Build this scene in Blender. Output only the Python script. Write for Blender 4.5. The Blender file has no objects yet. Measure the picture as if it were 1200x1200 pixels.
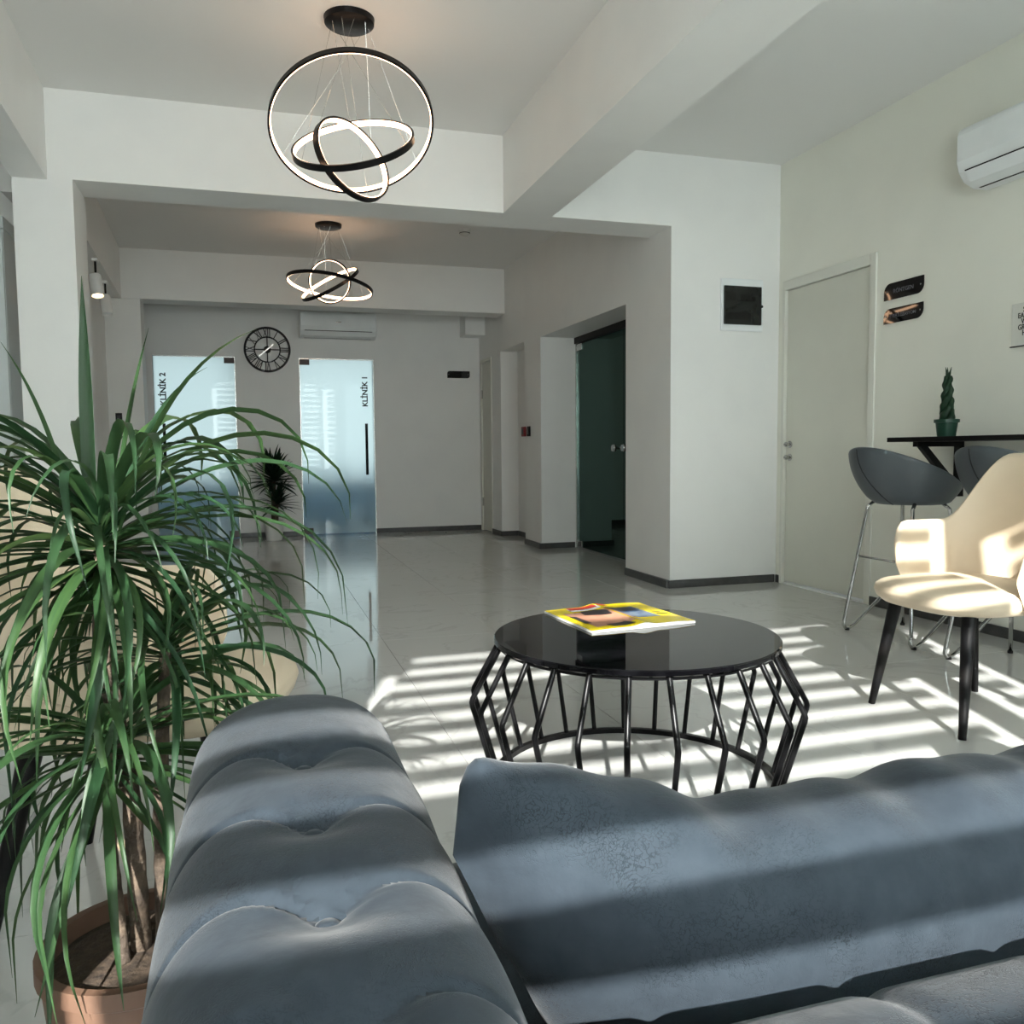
import bpy, bmesh, math, random
from mathutils import Vector, Matrix

# ------------------------------------------------------------------ camera, world, sun, daylight, exposure
S = bpy.context.scene
COL = S.collection
PI = math.pi
CAM_H = 0.96
FPX = 980.0
YAW, PITCH, ROLL = math.radians(17.0145), math.radians(4.1525), math.radians(0.5301)
_f = Vector((math.sin(YAW)*math.cos(PITCH), math.cos(YAW)*math.cos(PITCH), -math.sin(PITCH)))
_r = Vector((math.cos(YAW), -math.sin(YAW), 0.0))
_d = _f.cross(_r)
CR = _r*math.cos(ROLL) + _d*math.sin(ROLL)          # camera right
CD = -_r*math.sin(ROLL) + _d*math.cos(ROLL)         # camera down
CF = _f                                             # camera forward
cam = bpy.data.cameras.new('camera')
cam.sensor_width = 36.0
cam.lens = 36.0*FPX/1200.0
cam.clip_start = 0.02
camo = bpy.data.objects.new('camera', cam)
COL.objects.link(camo)
camo.matrix_world = Matrix(((CR.x, -CD.x, -CF.x, 0), (CR.y, -CD.y, -CF.y, 0), (CR.z, -CD.z, -CF.z, CAM_H), (0, 0, 0, 1)))
S.camera = camo

S.view_settings.view_transform = 'Standard'
S.view_settings.look = 'None'
S.view_settings.gamma = 1.0
S.view_settings.use_curve_mapping = False
S.view_settings.exposure = 0.68

W = bpy.data.worlds.new('sky'); S.world = W
W.use_nodes = True
_bg = W.node_tree.nodes['Background']
_bg.inputs[0].default_value = (0.80, 0.93, 1.0, 1)
_bg.inputs[1].default_value = 0.36

SUN_AZ, SUN_EL = math.radians(18.5), math.radians(29.5)
SUN_DIR = Vector((math.sin(SUN_AZ)*math.cos(SUN_EL), math.cos(SUN_AZ)*math.cos(SUN_EL), -math.sin(SUN_EL)))
sun = bpy.data.lights.new('sun', 'SUN')
sun.energy = 15.0
sun.angle = math.radians(0.6)
sun.color = (1.0, 0.975, 0.93)
suno = bpy.data.objects.new('sun', sun); COL.objects.link(suno)
suno.rotation_euler = SUN_DIR.to_track_quat('-Z', 'Y').to_euler()

WIN_Y = -0.60
WINS = [(-0.94, 1.50), (1.56, 1.90), (2.02, 3.45)]   # window openings in X; the last, blind shut, is added to brighten the right side
WIN_Z0, WIN_Z1 = 0.25, 2.72
DAY = 72.0
def daylight(name, loc, direction, sx, sz, power, color=(0.95, 1.0, 1.0)):
    l = bpy.data.lights.new(name, 'AREA'); l.shape = 'RECTANGLE'; l.size = sx; l.size_y = sz
    l.energy = power; l.color = color
    o = bpy.data.objects.new(name, l); COL.objects.link(o)
    o.location = loc
    o.rotation_euler = Vector(direction).to_track_quat('-Z', 'Z').to_euler()
    return o
for x0, x1 in WINS[:2]:
    daylight('window_daylight', ((x0+x1)/2, WIN_Y-0.22, (WIN_Z0+WIN_Z1)/2), (0, 1, 0), x1-x0, WIN_Z1-WIN_Z0, DAY*(x1-x0))
S.cycles.use_denoising = True
S.cycles.max_bounces = 12
S.cycles.diffuse_bounces = 6
S.cycles.glossy_bounces = 5
S.cycles.transmission_bounces = 8
S.cycles.transparent_max_bounces = 16
S.cycles.caustics_reflective = True
S.cycles.blur_glossy = 0.6
S.cycles.sample_clamp_indirect = 10.0

# ------------------------------------------------------------------ materials
MATS = {}
def mat(name, col, rough=0.5, metal=0.0, spec=0.5, coat=0.0, coat_rough=0.05, noise=None, bump=None, emit=None, sheen=0.0, trans=0.0, ior=1.45, alpha=1.0):
    m = bpy.data.materials.new(name); m.use_nodes = True
    nt = m.node_tree; b = nt.nodes['Principled BSDF']
    b.inputs['Base Color'].default_value = (*col, 1)
    b.inputs['Roughness'].default_value = rough
    b.inputs['Metallic'].default_value = metal
    b.inputs['Specular IOR Level'].default_value = spec
    b.inputs['Coat Weight'].default_value = coat
    b.inputs['Coat Roughness'].default_value = coat_rough
    b.inputs['Sheen Weight'].default_value = sheen
    b.inputs['Transmission Weight'].default_value = trans
    b.inputs['IOR'].default_value = ior
    if emit:
        b.inputs['Emission Color'].default_value = (*emit[0], 1); b.inputs['Emission Strength'].default_value = emit[1]
    if noise:                                       # (scale, second colour, low, high)
        tc = nt.nodes.new('ShaderNodeTexCoord'); n = nt.nodes.new('ShaderNodeTexNoise')
        n.inputs['Scale'].default_value = noise[0]; n.inputs['Detail'].default_value = 6
        r = nt.nodes.new('ShaderNodeMapRange'); r.inputs[1].default_value = noise[2]; r.inputs[2].default_value = noise[3]
        mx = nt.nodes.new('ShaderNodeMix'); mx.data_type = 'RGBA'
        mx.inputs[6].default_value = (*col, 1); mx.inputs[7].default_value = (*noise[1], 1)
        nt.links.new(tc.outputs['Object'], n.inputs['Vector']); nt.links.new(n.outputs['Fac'], r.inputs[0])
        nt.links.new(r.outputs[0], mx.inputs[0]); nt.links.new(mx.outputs[2], b.inputs['Base Color'])
    if bump:                                        # (scale, strength)
        tc = nt.nodes.new('ShaderNodeTexCoord'); n = nt.nodes.new('ShaderNodeTexNoise')
        n.inputs['Scale'].default_value = bump[0]; n.inputs['Detail'].default_value = 4
        bp = nt.nodes.new('ShaderNodeBump'); bp.inputs['Strength'].default_value = bump[1]; bp.inputs['Distance'].default_value = 0.01
        nt.links.new(tc.outputs['Object'], n.inputs['Vector']); nt.links.new(n.outputs['Fac'], bp.inputs['Height'])
        nt.links.new(bp.outputs[0], b.inputs['Normal'])
    MATS[name] = m
    return m

mat('wall_paint', (0.80, 0.80, 0.775), 0.42, spec=0.4, noise=(3.0, (0.77, 0.77, 0.75), 0.4, 0.7), bump=(60, 0.03))
mat('wall_paint_warm', (0.80, 0.80, 0.715), 0.42, spec=0.4, noise=(3.0, (0.77, 0.77, 0.69), 0.4, 0.7), bump=(60, 0.03))
mat('ceiling_paint', (0.78, 0.78, 0.76), 0.7, spec=0.3, bump=(70, 0.03))
mat('baseboard', (0.055, 0.056, 0.055), 0.35, noise=(20, (0.075, 0.075, 0.072), 0.4, 0.7))
mat('grout', (0.30, 0.30, 0.29), 0.7)
mat('door_paint', (0.66, 0.66, 0.58), 0.4, spec=0.4, noise=(2.5, (0.63, 0.63, 0.555), 0.4, 0.7))
mat('frame_paint', (0.70, 0.70, 0.63), 0.4)
mat('white_plastic', (0.80, 0.83, 0.83), 0.35, noise=(8, (0.77, 0.80, 0.80), 0.4, 0.7))
mat('white_metal', (0.82, 0.82, 0.80), 0.3)
mat('black_metal', (0.0045, 0.0045, 0.005), 0.32, spec=0.22, noise=(40, (0.007, 0.007, 0.0075), 0.4, 0.7))
mat('black_matte', (0.006, 0.006, 0.006), 0.55, spec=0.25, noise=(30, (0.01, 0.01, 0.01), 0.4, 0.7))
mat('black_gloss', (0.004, 0.004, 0.005), 0.03, spec=0.6, noise=(20, (0.006, 0.006, 0.007), 0.4, 0.6))
mat('black_glass', (0.002, 0.002, 0.0025), 0.02, spec=0.25, noise=(20, (0.005, 0.005, 0.006), 0.4, 0.6))
mat('black_wood', (0.004, 0.004, 0.0045), 0.42, spec=0.25, noise=(14, (0.008, 0.007, 0.0065), 0.45, 0.7), bump=(50, 0.08))
mat('chrome', (0.45, 0.45, 0.44), 0.09, metal=1.0, noise=(12, (0.55, 0.55, 0.54), 0.4, 0.7))
mat('bright_metal', (0.95, 0.95, 0.93), 0.3, metal=0.7, noise=(12, (0.92, 0.92, 0.9), 0.4, 0.7))
mat('clamp_metal', (0.10, 0.075, 0.07), 0.45, spec=0.4, noise=(20, (0.13, 0.10, 0.09), 0.4, 0.7))
mat('steel', (0.50, 0.50, 0.48), 0.25, metal=1.0, noise=(30, (0.42, 0.42, 0.41), 0.4, 0.7))
mat('cream_leather', (0.62, 0.515, 0.38), 0.45, spec=0.35, noise=(5, (0.58, 0.475, 0.345), 0.4, 0.7), bump=(140, 0.06))
mat('grey_leather', (0.060, 0.072, 0.080), 0.40, spec=0.45, noise=(6, (0.072, 0.085, 0.093), 0.4, 0.7), bump=(160, 0.06))
mat('dark_thread', (0.012, 0.013, 0.015), 0.7)
mat('grey_button', (0.03, 0.042, 0.052), 0.6)
mat('white_pot', (0.72, 0.72, 0.69), 0.35, noise=(9, (0.68, 0.68, 0.65), 0.4, 0.7))
mat('green_pot', (0.012, 0.052, 0.032), 0.4, noise=(9, (0.010, 0.044, 0.026), 0.4, 0.7))
mat('brown_pot', (0.10, 0.055, 0.035), 0.6, noise=(12, (0.13, 0.07, 0.045), 0.4, 0.7))
mat('soil', (0.03, 0.02, 0.013), 0.95, noise=(60, (0.06, 0.04, 0.025), 0.4, 0.7), bump=(80, 0.6))
mat('bark', (0.10, 0.072, 0.05), 0.85, noise=(40, (0.05, 0.036, 0.026), 0.4, 0.6), bump=(70, 0.7))
mat('dark_green', (0.006, 0.022, 0.010), 0.5, spec=0.3, noise=(25, (0.011, 0.036, 0.015), 0.4, 0.7))
mat('paper', (0.80, 0.80, 0.77), 0.6, noise=(25, (0.76, 0.76, 0.73), 0.4, 0.7))
mat('poster_paper', (0.66, 0.66, 0.60), 0.6, noise=(15, (0.63, 0.63, 0.575), 0.4, 0.7))
mat('ink', (0.02, 0.02, 0.02), 0.6)
mat('pale_ink', (0.16, 0.16, 0.19), 0.4)
mat('yellow_print', (0.86, 0.67, 0.015), 0.25, noise=(14, (0.82, 0.62, 0.012), 0.4, 0.7))
mat('red_print', (0.55, 0.035, 0.02), 0.3)
mat('skin_print', (0.52, 0.26, 0.17), 0.3, noise=(18, (0.40, 0.18, 0.12), 0.4, 0.7))
mat('dark_print', (0.018, 0.016, 0.02), 0.3, noise=(30, (0.05, 0.04, 0.04), 0.4, 0.7))
mat('blue_print', (0.03, 0.07, 0.16), 0.3, noise=(30, (0.16, 0.20, 0.26), 0.45, 0.6))
mat('red_plastic', (0.20, 0.012, 0.015), 0.4)
mat('smoked_glass', (0.010, 0.012, 0.011), 0.06, spec=0.5, noise=(9, (0.014, 0.016, 0.015), 0.4, 0.7))
mat('smoked_dark', (0.002, 0.002, 0.002), 0.15)
mat('cabinet_white', (0.62, 0.66, 0.66), 0.35, noise=(4, (0.60, 0.64, 0.64), 0.4, 0.7))
mat('blue_cabinet', (0.16, 0.46, 0.82), 0.5, noise=(4, (0.15, 0.44, 0.78), 0.4, 0.7))
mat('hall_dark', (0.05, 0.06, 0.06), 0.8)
mat('blind_opaque', (0.62, 0.61, 0.58), 0.8, noise=(60, (0.58, 0.57, 0.54), 0.4, 0.7))
mat('lamp_glow', (1, 0.8, 0.6), 0.5, emit=((1.0, 0.62, 0.38), 5.2))
mat('spot_glow', (1, 0.8, 0.6), 0.5, emit=((1.0, 0.70, 0.38), 5.0))
mat('sensor', (0.62, 0.62, 0.58), 0.45, noise=(20, (0.58, 0.58, 0.54), 0.4, 0.7))

def node_mat(name):
    m = bpy.data.materials.new(name); m.use_nodes = True; MATS[name] = m
    return m, m.node_tree, m.node_tree.nodes, m.node_tree.links

def make_floor_tile():
    m, nt, N, L = node_mat('floor_tile')
    b = N['Principled BSDF']
    g = N.new('ShaderNodeNewGeometry'); oi = N.new('ShaderNodeObjectInfo')
    add = N.new('ShaderNodeVectorMath'); add.operation = 'MULTIPLY_ADD'
    add.inputs[1].default_value = (1, 1, 1)
    sc = N.new('ShaderNodeVectorMath'); sc.operation = 'SCALE'; sc.inputs[0].default_value = (37, 23, 11)
    L.new(oi.outputs['Random'], sc.inputs['Scale'])
    L.new(g.outputs['Position'], add.inputs[0]); L.new(sc.outputs[0], add.inputs[2])
    n1 = N.new('ShaderNodeTexNoise'); n1.inputs['Scale'].default_value = 1.6; n1.inputs['Detail'].default_value = 8; n1.inputs['Distortion'].default_value = 1.2
    L.new(add.outputs[0], n1.inputs['Vector'])
    r1 = N.new('ShaderNodeValToRGB')
    e = r1.color_ramp.elements
    e[0].position = 0.0; e[0].color = (0.537, 0.537, 0.519, 1)
    e[1].position = 1.0; e[1].color = (0.537, 0.537, 0.519, 1)
    for p, c in ((0.485, (0.543, 0.543, 0.525, 1)), (0.5, (0.484, 0.484, 0.466, 1)), (0.515, (0.543, 0.543, 0.525, 1))):
        q = e.new(p); q.color = c
    L.new(n1.outputs['Fac'], r1.inputs[0]); L.new(r1.outputs[0], b.inputs['Base Color'])
    b.inputs['Roughness'].default_value = 0.045
    b.inputs['Specular IOR Level'].default_value = 0.9
    b.inputs['IOR'].default_value = 1.75
make_floor_tile()

def make_suede():
    m, nt, N, L = node_mat('suede')
    b = N['Principled BSDF']
    tc = N.new('ShaderNodeTexCoord')
    nz = N.new('ShaderNodeTexNoise'); nz.inputs['Scale'].default_value = 22; nz.inputs['Detail'].default_value = 5
    L.new(tc.outputs['Object'], nz.inputs['Vector'])
    ws = N.new('ShaderNodeVectorMath'); ws.operation = 'MULTIPLY_ADD'; ws.inputs[1].default_value = (0.22, 0.22, 0.22)
    L.new(nz.outputs['Color'], ws.inputs[0]); L.new(tc.outputs['Object'], ws.inputs[2])
    v = N.new('ShaderNodeTexVoronoi'); v.feature = 'DISTANCE_TO_EDGE'; v.inputs['Scale'].default_value = 78
    L.new(ws.outputs[0], v.inputs['Vector'])
    cr = N.new('ShaderNodeMapRange'); cr.inputs[1].default_value = 0.0; cr.inputs[2].default_value = 0.09; cr.inputs[3].default_value = 1.0; cr.inputs[4].default_value = 0.0
    L.new(v.outputs['Distance'], cr.inputs[0])
    mk = N.new('ShaderNodeTexNoise'); mk.inputs['Scale'].default_value = 9; mk.inputs['Detail'].default_value = 3
    L.new(tc.outputs['Object'], mk.inputs['Vector'])
    mr = N.new('ShaderNodeMapRange'); mr.inputs[1].default_value = 0.46; mr.inputs[2].default_value = 0.60
    L.new(mk.outputs['Fac'], mr.inputs[0])
    mu = N.new('ShaderNodeMath'); mu.operation = 'MULTIPLY'
    L.new(cr.outputs[0], mu.inputs[0]); L.new(mr.outputs[0], mu.inputs[1])
    m8 = N.new('ShaderNodeMath'); m8.operation = 'MULTIPLY'; m8.inputs[1].default_value = 0.8
    L.new(mu.outputs[0], m8.inputs[0])
    c1 = N.new('ShaderNodeMix'); c1.data_type = 'RGBA'; c1.inputs[6].default_value = (0.018, 0.0245, 0.032, 1); c1.inputs[7].default_value = (0.035, 0.046, 0.058, 1)
    fn = N.new('ShaderNodeTexNoise'); fn.inputs['Scale'].default_value = 45; fn.inputs['Detail'].default_value = 6
    L.new(tc.outputs['Object'], fn.inputs['Vector']); L.new(fn.outputs['Fac'], c1.inputs[0])
    c2 = N.new('ShaderNodeMix'); c2.data_type = 'RGBA'; c2.inputs[7].default_value = (0.008, 0.011, 0.014, 1)
    L.new(m8.outputs[0], c2.inputs[0]); L.new(c1.outputs[2], c2.inputs[6]); L.new(c2.outputs[2], b.inputs['Base Color'])
    b.inputs['Roughness'].default_value = 0.8; b.inputs['Specular IOR Level'].default_value = 0.12
    b.inputs['Sheen Weight'].default_value = 0.12; b.inputs['Sheen Roughness'].default_value = 0.4
    h = N.new('ShaderNodeMath'); h.operation = 'MULTIPLY_ADD'; h.inputs[1].default_value = -0.8
    L.new(mu.outputs[0], h.inputs[0]); L.new(fn.outputs['Fac'], h.inputs[2])
    bp = N.new('ShaderNodeBump'); bp.inputs['Strength'].default_value = 0.22; bp.inputs['Distance'].default_value = 0.004
    L.new(h.outputs[0], bp.inputs['Height']); L.new(bp.outputs[0], b.inputs['Normal'])
make_suede()

def make_leaf(name, c0, c1, c2):
    m, nt, N, L = node_mat(name)
    b = N['Principled BSDF']
    oi = N.new('ShaderNodeObjectInfo'); tc = N.new('ShaderNodeTexCoord')
    mp = N.new('ShaderNodeMapping'); mp.inputs['Scale'].default_value = (4, 90, 4)
    n = N.new('ShaderNodeTexNoise'); n.inputs['Scale'].default_value = 3
    L.new(tc.outputs['Object'], mp.inputs[0]); L.new(mp.outputs[0], n.inputs['Vector'])
    a = N.new('ShaderNodeMix'); a.data_type = 'RGBA'; a.inputs[6].default_value = (*c0, 1); a.inputs[7].default_value = (*c1, 1)
    L.new(oi.outputs['Random'], a.inputs[0])
    q = N.new('ShaderNodeMix'); q.data_type = 'RGBA'; q.inputs[7].default_value = (*c2, 1)
    L.new(n.outputs['Fac'], q.inputs[0]); L.new(a.outputs[2], q.inputs[6])
    L.new(q.outputs[2], b.inputs['Base Color'])
    b.inputs['Roughness'].default_value = 0.45; b.inputs['Specular IOR Level'].default_value = 0.3
    t = N.new('ShaderNodeBsdfTranslucent')
    hs = N.new('ShaderNodeHueSaturation'); hs.inputs['Value'].default_value = 3.2; hs.inputs['Hue'].default_value = 0.46
    L.new(q.outputs[2], hs.inputs['Color']); L.new(hs.outputs[0], t.inputs['Color'])      # light shining through a blade comes out yellower
    ms = N.new('ShaderNodeMixShader'); ms.inputs[0].default_value = 0.28
    o = N['Material Output']
    L.new(b.outputs[0], ms.inputs[1]); L.new(t.outputs[0], ms.inputs[2]); L.new(ms.outputs[0], o.inputs[0])
make_leaf('dracaena_leaf', (0.009, 0.030, 0.012), (0.040, 0.080, 0.020), (0.018, 0.050, 0.022))
make_leaf('yucca_leaf', (0.004, 0.014, 0.008), (0.009, 0.026, 0.012), (0.006, 0.02, 0.01))

def make_pane(name, tint, gloss, rough=0.0, refract=0.0):
    """thin architectural glass: see-through (or frosted) plus a surface reflection"""
    m, nt, N, L = node_mat(name)
    N.remove(N['Principled BSDF']); o = N['Material Output']
    g = N.new('ShaderNodeBsdfGlossy'); g.inputs['Roughness'].default_value = 0.02; g.inputs['Color'].default_value = (0.9, 0.95, 0.95, 1) if 'green' not in name else (0.55, 0.85, 0.76, 1)
    if rough:
        t = N.new('ShaderNodeBsdfRefraction'); t.inputs['Roughness'].default_value = rough; t.inputs['IOR'].default_value = 1.12
        t.inputs['Color'].default_value = (*tint, 1)
        tr = N.new('ShaderNodeBsdfTranslucent'); tr.inputs['Color'].default_value = (*tint, 1)
        mm = N.new('ShaderNodeMixShader'); mm.inputs[0].default_value = refract
        L.new(t.outputs[0], mm.inputs[1]); L.new(tr.outputs[0], mm.inputs[2]); base = mm.outputs[0]
    else:
        t = N.new('ShaderNodeBsdfTransparent'); t.inputs['Color'].default_value = (*tint, 1); base = t.outputs[0]
    fr = N.new('ShaderNodeFresnel'); fr.inputs['IOR'].default_value = 1.45
    ml = N.new('ShaderNodeMath'); ml.operation = 'MULTIPLY'; ml.inputs[1].default_value = gloss
    L.new(fr.outputs[0], ml.inputs[0])
    ms = N.new('ShaderNodeMixShader'); L.new(ml.outputs[0], ms.inputs[0]); L.new(base, ms.inputs[1]); L.new(g.outputs[0], ms.inputs[2])
    L.new(ms.outputs[0], o.inputs[0])
make_pane('clear_pane', (0.97, 0.98, 0.98), 1.0)
make_pane('green_pane', (0.02, 0.055, 0.045), 1.0)
make_pane('frosted_pane', (0.86, 0.945, 0.96), 0.6, rough=0.78, refract=0.2)

def make_sheer(name, clear, col, back=0.5):
    m, nt, N, L = node_mat(name)
    N.remove(N['Principled BSDF']); o = N['Material Output']
    t = N.new('ShaderNodeBsdfTransparent'); d = N.new('ShaderNodeBsdfTranslucent'); d.inputs['Color'].default_value = (*col, 1)
    f = N.new('ShaderNodeBsdfDiffuse'); f.inputs['Color'].default_value = (*col, 1)
    a = N.new('ShaderNodeMixShader'); a.inputs[0].default_value = back
    L.new(d.outputs[0], a.inputs[1]); L.new(f.outputs[0], a.inputs[2])
    ms = N.new('ShaderNodeMixShader'); ms.inputs[0].default_value = 1-clear
    L.new(t.outputs[0], ms.inputs[1]); L.new(a.outputs[0], ms.inputs[2]); L.new(ms.outputs[0], o.inputs[0])
make_sheer('blind_sheer', 0.86, (0.85, 0.85, 0.82))
make_sheer('blind_fill_glow', 0.0, (0.84, 0.90, 0.93), 0.25)  # translucent fabric for the added window, spreads sun as soft fill
make_sheer('blind_band', 0.0, (0.72, 0.71, 0.68), 0.94)

# ------------------------------------------------------------------ helpers
class MB:
    def __init__(self): self.v = []; self.f = []
    def add(self, vs, fs):
        o = len(self.v); self.v += [tuple(p) for p in vs]; self.f += [tuple(i+o for i in q) for q in fs]; return self
    def box(self, x0, x1, y0, y1, z0, z1):
        return self.add([(x0,y0,z0),(x1,y0,z0),(x1,y1,z0),(x0,y1,z0),(x0,y0,z1),(x1,y0,z1),(x1,y1,z1),(x0,y1,z1)],
                        [(0,3,2,1),(4,5,6,7),(0,1,5,4),(1,2,6,5),(2,3,7,6),(3,0,4,7)])
    def prism(self, poly, z0, z1):                  # poly in XY, counter-clockwise
        n = len(poly)
        return self.add([(x,y,z0) for x,y in poly]+[(x,y,z1) for x,y in poly],
                        [tuple(range(n-1,-1,-1)), tuple(range(n,2*n))]+[(i,(i+1)%n,n+(i+1)%n,n+i) for i in range(n)])
    def extr(self, poly, a, b, axis):               # poly in the two other axes, extruded along axis from a to b
        n = len(poly)
        def P(p, t): return (t,p[0],p[1]) if axis == 'x' else (p[0],t,p[1])
        return self.add([P(p,a) for p in poly]+[P(p,b) for p in poly],
                        [tuple(range(n)), tuple(range(2*n-1,n-1,-1))]+[(i,n+i,n+(i+1)%n,(i+1)%n) for i in range(n)])
    def tube(self, path, r, seg=8, closed=False):
        P = [Vector(p) for p in path]; n = len(P)
        R = r if isinstance(r, (list, tuple)) else [r]*n
        up = None; vs = []
        for i, p in enumerate(P):
            a = P[i-1] if (i > 0 or closed) else p; b = P[(i+1) % n] if (i < n-1 or closed) else p
            t = (b-a).normalized()
            if up is None: up = t.orthogonal().normalized()
            up = (up - t*up.dot(t))
            if up.length < 1e-6: up = t.orthogonal()
            up.normalize(); s = t.cross(up)
            for k in range(seg):
                an = 2*PI*k/seg; vs.append(p+(up*math.cos(an)+s*math.sin(an))*R[i])
        fs = []
        for i in range(n if closed else n-1):
            j = (i+1) % n
            for k in range(seg): fs.append((i*seg+k, i*seg+(k+1)%seg, j*seg+(k+1)%seg, j*seg+k))
        if not closed: fs += [tuple(range(seg-1,-1,-1)), tuple((n-1)*seg+k for k in range(seg))]
        return self.add(vs, fs)
    def lathe(self, prof, seg=24, c=(0,0,0), cap=True):
        n = len(prof); vs = []; fs = []
        for r, z in prof:
            for k in range(seg): vs.append((c[0]+r*math.cos(2*PI*k/seg), c[1]+r*math.sin(2*PI*k/seg), c[2]+z))
        for i in range(n-1):
            for k in range(seg): fs.append((i*seg+k, i*seg+(k+1)%seg, (i+1)*seg+(k+1)%seg, (i+1)*seg+k))
        if cap: fs += [tuple(range(seg-1,-1,-1)), tuple((n-1)*seg+k for k in range(seg))]
        return self.add(vs, fs)
    def grid(self, fn, nu, nv, closeu=False):
        vs = [fn(i/(nu if closeu else nu-1), j/(nv-1)) for j in range(nv) for i in range(nu)]
        fs = [(j*nu+i, j*nu+(i+1)%nu, (j+1)*nu+(i+1)%nu, (j+1)*nu+i) for j in range(nv-1) for i in range(nu if closeu else nu-1)]
        return self.add(vs, fs)
    def mesh(self, name, m, smooth=False):
        me = bpy.data.meshes.new(name); me.from_pydata(self.v, [], self.f); me.update()
        b = bmesh.new(); b.from_mesh(me); bmesh.ops.recalc_face_normals(b, faces=b.faces[:]); b.to_mesh(me); b.free()
        if m: me.materials.append(MATS[m])
        if smooth:
            for p in me.polygons: p.use_smooth = True
        return me
    def build(self, name, m, parent=None, smooth=False, bevel=0.0, autosmooth=False):
        o = bpy.data.objects.new(name, self.mesh(name, m, smooth)); COL.objects.link(o)
        if parent is not None: o.parent = parent
        if bevel:
            b = o.modifiers.new('bevel', 'BEVEL'); b.width = bevel; b.segments = 2; b.limit_method = 'ANGLE'
        if autosmooth: smooth_by_angle(o.data)
        return o
def smooth_by_angle(me, ang=0.6):
    for p in me.polygons: p.use_smooth = True
    b = bmesh.new(); b.from_mesh(me)
    for e in b.edges:
        if len(e.link_faces) == 2 and e.calc_face_angle(0) > ang: e.smooth = False
    b.to_mesh(me); b.free()
def tag(o, label=None, cat=None, group=None, kind=None):
    if label: o['label'] = label
    if cat: o['category'] = cat
    if group: o['group'] = group
    if kind: o['kind'] = kind
    return o
def empty(name, loc, rz=0.0):
    o = bpy.data.objects.new(name, None); o.empty_display_size = 0.1; COL.objects.link(o)
    o.location = loc; o.rotation_euler = (0, 0, rz); return o
def struct(o, label=None): return tag(o, label, kind='structure')
def copy_tree(o, parent=None):
    c = o.copy(); COL.objects.link(c); c.parent = parent
    for ch in [x for x in o.children]: copy_tree(ch, c)
    return c
def text_mesh(name, body, size, m, parent=None, extrude=0.0006, align='CENTER', bold=0.0, mtx=None):
    cu = bpy.data.curves.new(name, 'FONT'); cu.body = body; cu.size = size; cu.extrude = extrude
    cu.align_x = align; cu.align_y = 'CENTER'; cu.offset = bold; cu.resolution_u = 3
    t = bpy.data.objects.new(name, cu); COL.objects.link(t)
    dg = bpy.context.evaluated_depsgraph_get(); dg.update()
    me = bpy.data.meshes.new_from_object(t.evaluated_get(dg)); me.name = name
    bpy.data.objects.remove(t); bpy.data.curves.remove(cu)
    me.materials.clear(); me.materials.append(MATS[m])
    if mtx is not None: me.transform(mtx)
    o = bpy.data.objects.new(name, me); COL.objects.link(o)
    if parent is not None: o.parent = parent
    return o
def basis(ax, ay, az, loc): # local x,y,z -> given vectors
    return Matrix(((ax[0],ay[0],az[0],loc[0]),(ax[1],ay[1],az[1],loc[1]),(ax[2],ay[2],az[2],loc[2]),(0,0,0,1)))
def rrect(w, h, r, n=6, which=(1,1,1,1)):           # rounded rectangle centred at 0, ccw; corners: br, tr, tl, bl
    pts = []
    for (cx, cy, a0), on in zip(((w/2,-h/2,-PI/2),(w/2,h/2,0),(-w/2,h/2,PI/2),(-w/2,-h/2,PI)), which):
        if not on: pts.append((cx, cy)); continue
        ox, oy = cx-math.copysign(r, cx), cy-math.copysign(r, cy)
        for k in range(n+1): a = a0+k*PI/2/n; pts.append((ox+r*math.cos(a), oy+r*math.sin(a)))
    return pts

# ------------------------------------------------------------------ room shell
XR = 3.58            # right wall
YB = 10.0            # back wall
YP = 5.19            # partition / first cross beam
CEIL = 2.94
XL = -2.7

fl_root = struct(MB().box(XL-0.2, XR+0.3, WIN_Y-0.3, 13.2, -0.12, -0.006).build('floor', 'grout'))
TW, TL, GAP = 0.6, 1.2, 0.0016
tile_mesh = None
def tile_obj(x0, y0):
    global tile_mesh
    if tile_mesh is None:
        g = MB(); w, l, c = TW-GAP, TL-GAP, 0.0005
        vs = [(0,0,-.006),(w,0,-.006),(w,l,-.006),(0,l,-.006),(0,0,-c),(w,0,-c),(w,l,-c),(0,l,-c),(c,c,0),(w-c,c,0),(w-c,l-c,0),(c,l-c,0)]
        fs = [(0,1,5,4),(1,2,6,5),(2,3,7,6),(3,0,4,7),(4,5,9,8),(5,6,10,9),(6,7,11,10),(7,4,8,11),(8,9,10,11)]
        tile_mesh = g.add(vs, fs).mesh('tile', 'floor_tile')
    o = bpy.data.objects.new('tile', tile_mesh); COL.objects.link(o); o.location = (x0+GAP/2, y0+GAP/2, 0); o.parent = fl_root
    return o
ix = -6
while 0.6+ix*TW < XR+0.1:
    iy = -4
    while 4.23+iy*TL < YB:
        tile_obj(0.6+ix*TW, 4.23+iy*TL); iy += 1
    ix += 1

struct(MB().box(XL-0.2, XR+0.3, WIN_Y-0.3, 13.2, CEIL, CEIL+0.12).build('ceiling', 'ceiling_paint'))

# right wall with the opening of the white door
DY0, DY1, DZ = 4.21, 5.135, 2.125
w = MB().box(XR, XR+0.14, WIN_Y-0.14, DY0, 0, CEIL).box(XR, XR+0.14, DY1, YP+0.1, 0, CEIL).box(XR, XR+0.14, DY0, DY1, DZ, CEIL)
struct(w.build('wall_right', 'wall_paint_warm'))
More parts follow.
